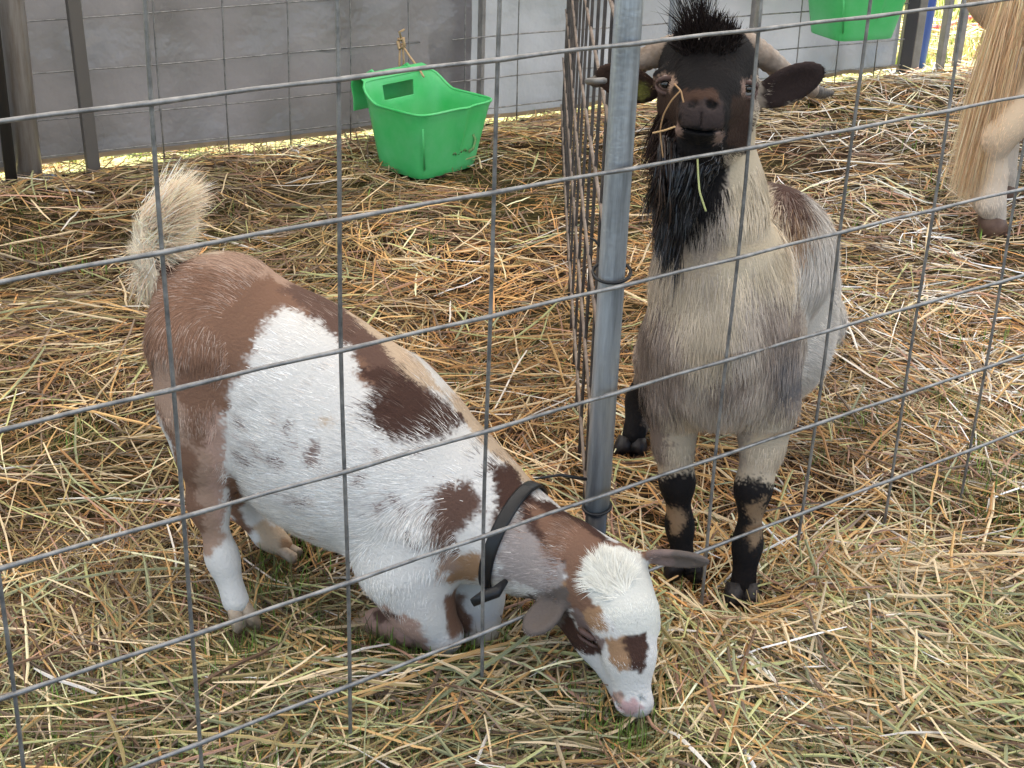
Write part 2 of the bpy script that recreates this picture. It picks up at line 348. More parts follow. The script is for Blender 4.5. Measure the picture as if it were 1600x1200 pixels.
# ------------------------------------------------------------------ green hook-over feeders
M_green = mat('green_plastic', (.05, .52, .13), .38, nscale=5, ncol=(.13, .56, .22), spec=.45, bump=.05, bscale=30, trans=.12)
M_smudge = mat('brown_smudge', (.22, .27, .13), .8, nscale=60, ncol=(.12, .40, .12))
def bucket(root, ox, rz, scale=1.):
    """local x across, local +y towards the hook side"""
    import bmesh
    bm = bmesh.new(); n_ = 72; LV = 12; bx, by, tx, ty, H = .122, .098, .160, .135, .205
    def sq(a, w, d, e=7.):
        c, s = math.cos(a), math.sin(a); k = (abs(c)**e+abs(s)**e)**(-1/e); return w*c*k, d*s*k
    rings = []
    for l in range(LV+1):
        t = l/LV; rg = []
        for q in range(n_):
            a = 2*math.pi*(q+.5)/n_; x, y = sq(a, bx+(tx-bx)*t, by+(ty-by)*t)
            rise = .052*max(0, min(1, (y/ty-.35)/.6))**1.5
            z = t*(H+rise)
            if y < -.09 and t > .25:            # pouring dent in the front wall
                k = max(0, 1-abs(x-.02)/(.045*(t-.25)+1e-6)); y -= .010*k
            if t > .93: x *= 1.02; y *= 1.02
            rg.append(bm.verts.new((x, y, z+.003*0)))
        rings.append(rg)
    for l in range(LV):
        for q in range(n_):
            q2 = (q+1) % n_; xs = (rings[l][q].co.x+rings[l][q2].co.x)/2; ym = rings[l][q].co.y
            if l in (9, 10) and abs(xs) < .058 and ym > .08: continue      # hand slot
            bm.faces.new((rings[l][q], rings[l][q2], rings[l+1][q2], rings[l+1][q]))
    bm.faces.new(rings[0][::-1])
    # hook lip folded over at the back
    top = [v for v in rings[LV] if v.co.y > ty*.9]; top.sort(key=lambda v: v.co.x)
    prev = top
    for dy, dz in ((.012, .010), (.030, .013), (.046, .004), (.052, -.02), (.053, -.06), (.052, -.10)):
        cur = [bm.verts.new((v.co.x*(1 if dz > -.05 else .93), ty*1.02+dy, (.257+dz) if dz < 0 else v.co.z*.3+.7*.257+dz)) for v in top]
        for i in range(len(top)-1): bm.faces.new((prev[i], prev[i+1], cur[i+1], cur[i]))
        prev = cur
    bmesh.ops.recalc_face_normals(bm, faces=bm.faces[:])
    me = bpy.data.meshes.new('tub'); bm.to_mesh(me); bm.free()
    for p in me.polygons: p.use_smooth = True
    M = Matrix.Translation(Vector(ox))@Matrix.Rotation(rz, 4, 'Z')@Matrix.Scale(scale, 4)
    me.transform(M)
    o = link('tub', me, root, M_green); so_ = o.modifiers.new('s', 'SOLIDIFY'); so_.thickness = .0042; so_.offset = 0
    bv_ = o.modifiers.new('b', 'BEVEL'); bv_.width = .0015; bv_.segments = 2; bv_.limit_method = 'ANGLE'
    # rolled rim, slot rim, corner ribs
    def put(P): return np.array([M@Vector(p) for p in P])
    rim = []
    for q in range(n_+1):
        a = 2*math.pi*(q+.5)/n_; x, y = sq(a, tx*1.02, ty*1.02); yy = y/ty/1.02
        if y < -.09: y -= .010*max(0, 1-abs(x-.02)/.034)
        rim.append((x, y, H+.052*max(0, min(1, (y/1.02/ty-.35)/.6))**1.5))
    tube('rim', put(rim), .0042*scale, root, M_green, 8, cap=False)
    sl_ = [(-.06, ty*1.0, .162), (-.06, ty*1.03, .222), (.06, ty*1.03, .222), (.06, ty*1.0, .162), (-.06, ty*1.0, .162)]
    for s in (-1, 1):
        tube('hook_ridge', put([(s*.075, ty*1.02+.006, .265), (s*.075, ty*1.02+.03, .276), (s*.075, ty*1.02+.055, .262), (s*.075, ty*1.02+.057, .17)]), .0045*scale, root, M_green, 8)
    tube('handle_ridge', put([(-.062, ty*1.02+.012, .272), (.062, ty*1.02+.012, .272)]), .0045*scale, root, M_green, 8)
    for dx_ in (0, .012):
        tube('corner_rib', put([(-.112-dx_*.3, -.101-dx_*.05, .03), (-.148-dx_*.3, -.129, .165)]), .0018, root, M_green, 6)
    return M
g = on_ground(668, 262)
bk = thing('feed_bucket', g, 'green plastic hook-over feeder standing on the straw by the back fence', 'feed bucket', 'green hook-over feeders')
MB_ = bucket(bk, g+[0, 0, .006], math.radians(50)-.02, .98)
# worn brown mark on the face turned to the viewer
def wall_pt(x, z): 
    t = z/.205; return MB_@Vector((x, -(.098+.037*t)-.0028, z))
for k, cs in enumerate(([(.055, .135), (.078, .142), (.092, .125), (.080, .108), (.092, .092), (.084, .066), (.062, .058)], [(.002, .058), (.008, .066), (.016, .056)], [(.026, .056), (.032, .068), (.04, .06)], [(.046, .062), (.052, .07), (.058, .06)])):
    P = np.array([wall_pt(x-.005, z) for x, z in cs]); V, F = tube_arrays(P, .0055 if k == 0 else .004, 6, up=(0, 0, 1))
    nn = np.array(MB_.to_3x3()@Vector((0, -1, 0))); nn /= np.linalg.norm(nn); c0 = P.mean(0); V = V-((V-c0)@nn)[:, None]*nn*.93
    link('worn_mark', mesh_np('worn_mark', V, F), bk, M_smudge)
# second feeder hangs on the fence behind the horned goat
hb = wall(2.98, -.24, .0); hb[2] = at(1360, 55, hb[1])[2]
bk2 = thing('feed_bucket', hb, 'green plastic hook-over feeder hanging high on the fence above the horned goat\'s ear', 'feed bucket', 'green hook-over feeders')
bucket(bk2, hb, TA-.12, 1.)
# twine from fence wire to the bucket hook
kn = at(627, 68, 4.52)
tw = thing('twine', kn, 'brown twine knotted on the back fence above the standing feeder', 'twine')
M_twine = mat('jute_twine', (.36, .24, .13), .9, nscale=200, ncol=(.48, .34, .2))
for nm_, pts in (('strand', [(627, 68, 4.52), (640, 88, 4.50), (655, 108, 4.44), (662, 120, 4.40)]), ('strand', [(625, 70, 4.52), (624, 100, 4.525), (627, 128, 4.53)]), ('strand', [(629, 70, 4.52), (631, 95, 4.53), (628, 125, 4.54)]),
                 ('knot', [(622, 62, 4.515), (630, 60, 4.51), (632, 72, 4.515), (624, 76, 4.515), (622, 64, 4.515)]), ('loose_end', [(628, 64, 4.515), (624, 50, 4.50), (632, 46, 4.5)])):
    tube(nm_, [at(*p) for p in pts], .0035 if nm_ != 'knot' else .006, tw, M_twine, 6)
# ------------------------------------------------------------------ smooth bodies: blended tapered limbs meshed as one surface
def surface_nets(D, lo, h):
    s = D < 0
    c = np.zeros(tuple(np.array(D.shape)-1), np.int8)
    for i in (0, 1):
        for j in (0, 1):
            for k in (0, 1):
                c += s[i:s.shape[0]-1+i, j:s.shape[1]-1+j, k:s.shape[2]-1+k]
    I = np.argwhere((c > 0) & (c < 8))
    idx = np.full(c.shape, -1, np.int32); idx[I[:, 0], I[:, 1], I[:, 2]] = np.arange(len(I))
    acc = np.zeros((len(I), 3)); cnt = np.zeros(len(I))
    for ax in range(3):
        o = [x for x in range(3) if x != ax]
        for b0 in (0, 1):
            for b1 in (0, 1):
                off = np.zeros(3, int); off[o[0]] = b0; off[o[1]] = b1
                A = I+off; B = A.copy(); B[:, ax] += 1
                da = D[A[:, 0], A[:, 1], A[:, 2]]; db = D[B[:, 0], B[:, 1], B[:, 2]]
                x = (da < 0) != (db < 0); t = np.where(x, da/np.where(x, da-db, 1), 0)
                p = np.tile(off.astype(float), (len(I), 1)); p[:, ax] += t
                acc[x] += p[x]; cnt[x] += 1
    V = lo+h*(I+acc/cnt[:, None]); Q = []
    for ax in range(3):
        sl0 = [slice(None)]*3; sl1 = [slice(None)]*3; sl0[ax] = slice(0, -1); sl1[ax] = slice(1, None)
        a, b = s[tuple(sl0)], s[tuple(sl1)]
        E = np.argwhere(a != b); o1, o2 = (ax+1) % 3, (ax+2) % 3
        E = E[(E[:, o1] > 0) & (E[:, o2] > 0) & (E[:, o1] < c.shape[o1]) & (E[:, o2] < c.shape[o2])]
        def cell(d1, d2):
            q = E.copy(); q[:, o1] += d1; q[:, o2] += d2; return idx[q[:, 0], q[:, 1], q[:, 2]]
        q = np.stack([cell(-1, -1), cell(0, -1), cell(0, 0), cell(-1, 0)], -1)
        inside = a[E[:, 0], E[:, 1], E[:, 2]]; q[~inside] = q[~inside][:, ::-1]; Q.append(q)
    Q = np.concatenate(Q); return V, Q[(Q >= 0).all(1)]
def d_cone(X, p1, r1, p2, r2):
    ba = p2-p1; L2 = ba@ba; t = np.clip(((X-p1)@ba)/L2, 0, 1) if L2 > 1e-10 else np.zeros(X.shape[:-1])
    return np.linalg.norm(X-p1-t[..., None]*ba, axis=-1)-(r1+t*(r2-r1))
def d_ell(X, c, M, r):
    q = (X-c)@M          # M columns are the axes
    k0 = np.linalg.norm(q/r, axis=-1); k1 = np.linalg.norm(q/(r*r), axis=-1)
    return k0*(k0-1)/np.maximum(k1, 1e-9)
def build_body(prims, h):
    """prims: ('c',p1,r1,p2,r2,k) limb | ('e',c,M,r,k) ellipsoid | ('-',c,M,r,k) carved ellipsoid"""
    los, his = [], []
    for p in prims:
        if p[0] == 'c': los += [p[1]-p[2], p[3]-p[4]]; his += [p[1]+p[2], p[3]+p[4]]
        elif p[0] == 'e': m = max(p[3]); los.append(p[1]-m); his.append(p[1]+m)
    lo = np.min(los, 0)-.03; hi = np.max(his, 0)+.03; n = np.ceil((hi-lo)/h).astype(int)+1
    D = np.full(n, .5, np.float32)
    for p in prims:
        if p[0] == 'c': a = np.minimum(p[1]-p[2], p[3]-p[4]); b = np.maximum(p[1]+p[2], p[3]+p[4]); k = p[5]
        else: m = max(p[3]); a, b, k = p[1]-m, p[1]+m, p[4]
        mg = .045 if p[0] != '-' else .01
        i0 = np.clip(((a-mg-lo)/h).astype(int), 0, n); i1 = np.clip(((b+mg-lo)/h).astype(int)+1, 0, n)
        if (i1 <= i0).any(): continue
        g = [lo[x]+h*np.arange(i0[x], i1[x]) for x in range(3)]
        X = np.stack(np.meshgrid(*g, indexing='ij'), -1)
        d = d_cone(X, *p[1:5]) if p[0] == 'c' else d_ell(X, p[1], p[2], np.array(p[3]))
        S = (slice(i0[0], i1[0]), slice(i0[1], i1[1]), slice(i0[2], i1[2])); o = D[S]
        if p[0] == '-':
            d = -d; hh = np.clip(.5-.5*(o-d)/k, 0, 1); D[S] = o+(d-o)*hh+k*hh*(1-hh)
        else:
            hh = np.clip(.5+.5*(o-d)/k, 0, 1); D[S] = o+(d-o)*hh-k*hh*(1-hh)
    V, Q = surface_nets(D, lo, h)
    # smooth normals straight from the field
    G = np.stack(np.gradient(D, h), -1); I = np.clip(np.round((V-lo)/h).astype(int), 0, n-1)
    N = G[I[:, 0], I[:, 1], I[:, 2]]; N /= np.maximum(np.linalg.norm(N, axis=1), 1e-9)[:, None]
    return V, Q, N
def axes(d, n):
    """columns: along d, across, and facing n"""
    d = np.array(d, float); d /= np.linalg.norm(d); n = np.array(n, float); n -= d*(n@d); n /= np.linalg.norm(n)
    return np.stack([d, np.cross(n, d), n], -1)
def chain(pts, k=.03):
    """pts: (px, py, y, r) -> limbs"""
    Q = [(at(a[0], a[1], a[2]), a[3]) for a in pts]
    return [('c', Q[i][0], Q[i][1], Q[i+1][0], Q[i+1][1], k) for i in range(len(Q)-1)]
def ell(px, py, y, r, d=(1, 0, 0), n=(0, -1, 0), k=.01, t='e'):
    return (t, at(px, py, y), axes(d, n), r, k)
# each goat: list of (prims, flow sign) ; flow runs from the first to the last point of a chain unless reversed
def ear(b, t, y0, y1, wide, n, k=.012):
    A, B = at(*b, y0), at(*t, y1); M = axes(B-A, n); c = (A+B)/2; L = np.linalg.norm(B-A)/2
    return [('e', c, M, (L, wide, .0085), k), ('-', c+M[:, 2]*.0085+M[:, 0]*L*.05, M, (L*.8, wide*.72, .0068), .004)]
def goat1():
    P = []
    P += chain([(745, 800, 1.80, .082), (670, 765, 1.83, .112), (570, 695, 1.86, .138), (462, 615, 1.885, .132), (350, 508, 1.90, .104)], .04)
    P += chain([(600, 740, 1.84, .12), (500, 700, 1.86, .12)], .04)
    P += chain([(880, 880, 1.715, .058), (815, 848, 1.755, .062), (735, 810, 1.80, .085)], .04)
    P += chain([(312, 550, 1.835, .072), (310, 635, 1.815, .05), (318, 705, 1.80, .032), (325, 785, 1.80, .0225), (347, 870, 1.79, .0165), (368, 938, 1.775, .0195)], .035)
    P += chain([(375, 620, 1.96, .072), (368, 730, 1.98, .038), (385, 790, 2.0, .022), (418, 836, 1.99, .0155), (442, 853, 1.98, .0155)], .035)
    P += chain([(655, 815, 1.765, .072), (632, 885, 1.745, .055), (655, 945, 1.735, .036), (690, 990, 1.73, .028)], .04)
    P += chain([(692, 992, 1.735, .027), (640, 985, 1.77, .021), (590, 972, 1.81, .022)], .015)
    P += chain([(715, 850, 1.86, .06), (738, 925, 1.83, .04), (750, 980, 1.80, .028)], .04)
    P += chain([(750, 985, 1.80, .025), (715, 975, 1.87, .02), (690, 962, 1.91, .02)], .015)
    # head
    P += chain([(988, 1078, 1.615, .025), (983, 1020, 1.63, .033), (972, 960, 1.655, .046), (948, 915, 1.69, .056), (890, 880, 1.715, .056)], .02)
    P += chain([(975, 1070, 1.635, .022), (938, 990, 1.685, .036), (905, 940, 1.71, .045)], .02)
    P += [ell(992, 1100, 1.605, (.026, .02, .018), k=.012)]
    P += ear((878, 935), (820, 990), 1.665, 1.63, .023, (-.5, -.6, .5))
    P += ear((1000, 868), (1110, 878), 1.70, 1.68, .017, (.1, -.8, -.3))
    # brow ridges, eye hollow, nostrils, mouth
    P += [ell(922, 985, 1.652, (.02, .012, .008), d=(.5, 0, -.8), n=(-.6, -.7, .2), k=.008)]
    P += [ell(1020, 975, 1.652, (.02, .012, .008), d=(.2, 0, -.8), n=(.7, -.6, .2), k=.008)]
    P += [ell(972, 1092, 1.592, (.007, .003, .006), d=(.6, 0, .6), k=.002, t='-'), ell(1003, 1094, 1.592, (.007, .003, .006), d=(-.6, 0, .6), k=.002, t='-')]
    P += [ell(962, 1098, 1.60, (.016, .0022, .012), d=(.7, 0, -.5), k=.003, t='-')]
    # tail stump
    P += chain([(262, 440, 1.92, .028), (238, 405, 1.93, .02), (232, 370, 1.935, .014), (262, 330, 1.94, .008)], .02)
    return P
def goat2():
    P = []
    P += chain([(1195, 400, 2.12, .1), (1122, 540, 2.01, .1)], .05)
    P += chain([(1192, 400, 2.12, .098), (1198, 448, 2.27, .106), (1202, 462, 2.42, .094)], .05)
    P += chain([(1130, 565, 2.03, .07), (1190, 530, 2.2, .098), (1205, 520, 2.38, .085)], .05)
    P += chain([(1108, 190, 2.0, .058), (1112, 310, 1.995, .069), (1120, 440, 2.0, .089), (1124, 560, 2.0, .1)], .04)
    P += chain([(1120, 520, 1.97, .078), (1122, 572, 1.985, .062)], .04)
    P += chain([(1060, 540, 2.02, .056), (1048, 620, 2.0, .038), (1052, 690, 2.0, .026), (1058, 752, 1.99, .0205), (1062, 820, 1.985, .0150), (1066, 866, 1.975, .0185)], .035)
    P += chain([(1194, 540, 2.02, .058), (1200, 630, 1.99, .040), (1192, 695, 1.975, .027), (1177, 762, 1.955, .0215), (1168, 850, 1.945, .0160), (1161, 912, 1.93, .020)], .035)
    P += chain([(1130, 500, 2.42, .08), (1045, 560, 2.40, .055), (1006, 625, 2.47, .028), (990, 680, 2.42, .0215)], .03)
    P += chain([(1260, 500, 2.42, .07), (1240, 560, 2.40, .05), (1215, 615, 2.47, .028), (1190, 680, 2.42, .0215)], .03)
    # head, muzzle towards the viewer
    P += chain([(1098, 178, 1.865, .034), (1102, 150, 1.915, .047), (1106, 112, 1.975, .062), (1108, 130, 2.01, .062)], .02)
    P += chain([(1094, 222, 1.895, .03), (1102, 205, 1.945, .05), (1108, 190, 1.99, .058)], .02)
    P += [ell(1094, 205, 1.872, (.033, .014, .02), k=.008)]
    P += [ell(1062, 165, 1.945, (.03, .03, .03), k=.02), ell(1150, 172, 1.945, (.03, .03, .03), k=.02)]
    P += [ell(1042, 116, 1.945, (.02, .011, .012), d=(1, 0, .3), k=.008), ell(1164, 122, 1.945, (.02, .011, .012), d=(1, 0, -.3), k=.008)]
    P += [ell(1039, 130, 1.922, (.0125, .0085, .01), k=.004, t='-'), ell(1168, 138, 1.922, (.0125, .0085, .01), k=.004, t='-')]
    P += [ell(1083, 164, 1.835, (.0095, .0055, .014), d=(1, 0, .35), k=.003, t='-'), ell(1112, 165, 1.835, (.0095, .0055, .014), d=(1, 0, -.35), k=.003, t='-')]
    P += [ell(1096, 187, 1.832, (.0012, .012, .008), k=.002, t='-')]
    P += [ell(1094, 202, 1.85, (.03, .0028, .018), k=.003, t='-')]
    P += ear((1178, 160), (1288, 106), 1.985, 1.975, .028, (.15, -.9, -.15))
    P += ear((1028, 150), (932, 110), 1.985, 1.975, .026, (-.15, -.9, -.15))
    P += chain([(1225, 470, 2.50, .022), (1232, 440, 2.56, .014)], .02)
    return P
# ------------------------------------------------------------------ coat colours and where each grows (points on the skin, millimetres)
FUR = {'white': (0.8, 0.77, 0.725), 'brown': (0.235, 0.13, 0.085), 'rosy': (0.42, 0.28, 0.205), 'dark': (0.075, 0.038, 0.028), 'spine': (0.14, 0.08, 0.06), 'cream': (0.62, 0.47, 0.33), 'tan': (0.42, 0.25, 0.14), 'roan': (0.38, 0.325, 0.3), 'pink': (0.68, 0.44, 0.42), 'blaze': (0.8, 0.78, 0.7), 'earbrown': (0.155, 0.125, 0.108), 'pinktan': (0.5, 0.33, 0.26), 'tailcream': (0.78, 0.68, 0.52), 'spot': (0.25, 0.18, 0.16), 'coat': (0.55, 0.45, 0.33), 'neckcream': (0.64, 0.53, 0.38), 'chest': (0.43, 0.355, 0.285), 'shoulder': (0.24, 0.185, 0.15), 'charcoal': (0.13, 0.12, 0.12), 'flank': (0.54, 0.495, 0.44), 'black': (0.014, 0.012, 0.012), 'cheek': (0.05, 0.029, 0.021), 'nose': (0.058, 0.042, 0.04), 'bridge': (0.07, 0.038, 0.026), 'lip': (0.3, 0.2, 0.16), 'legtan': (0.3, 0.2, 0.12), 'backbrown': (0.3, 0.19, 0.11), 'innerear': (0.045, 0.03, 0.028), 'olive': (0.2, 0.19, 0.05)}
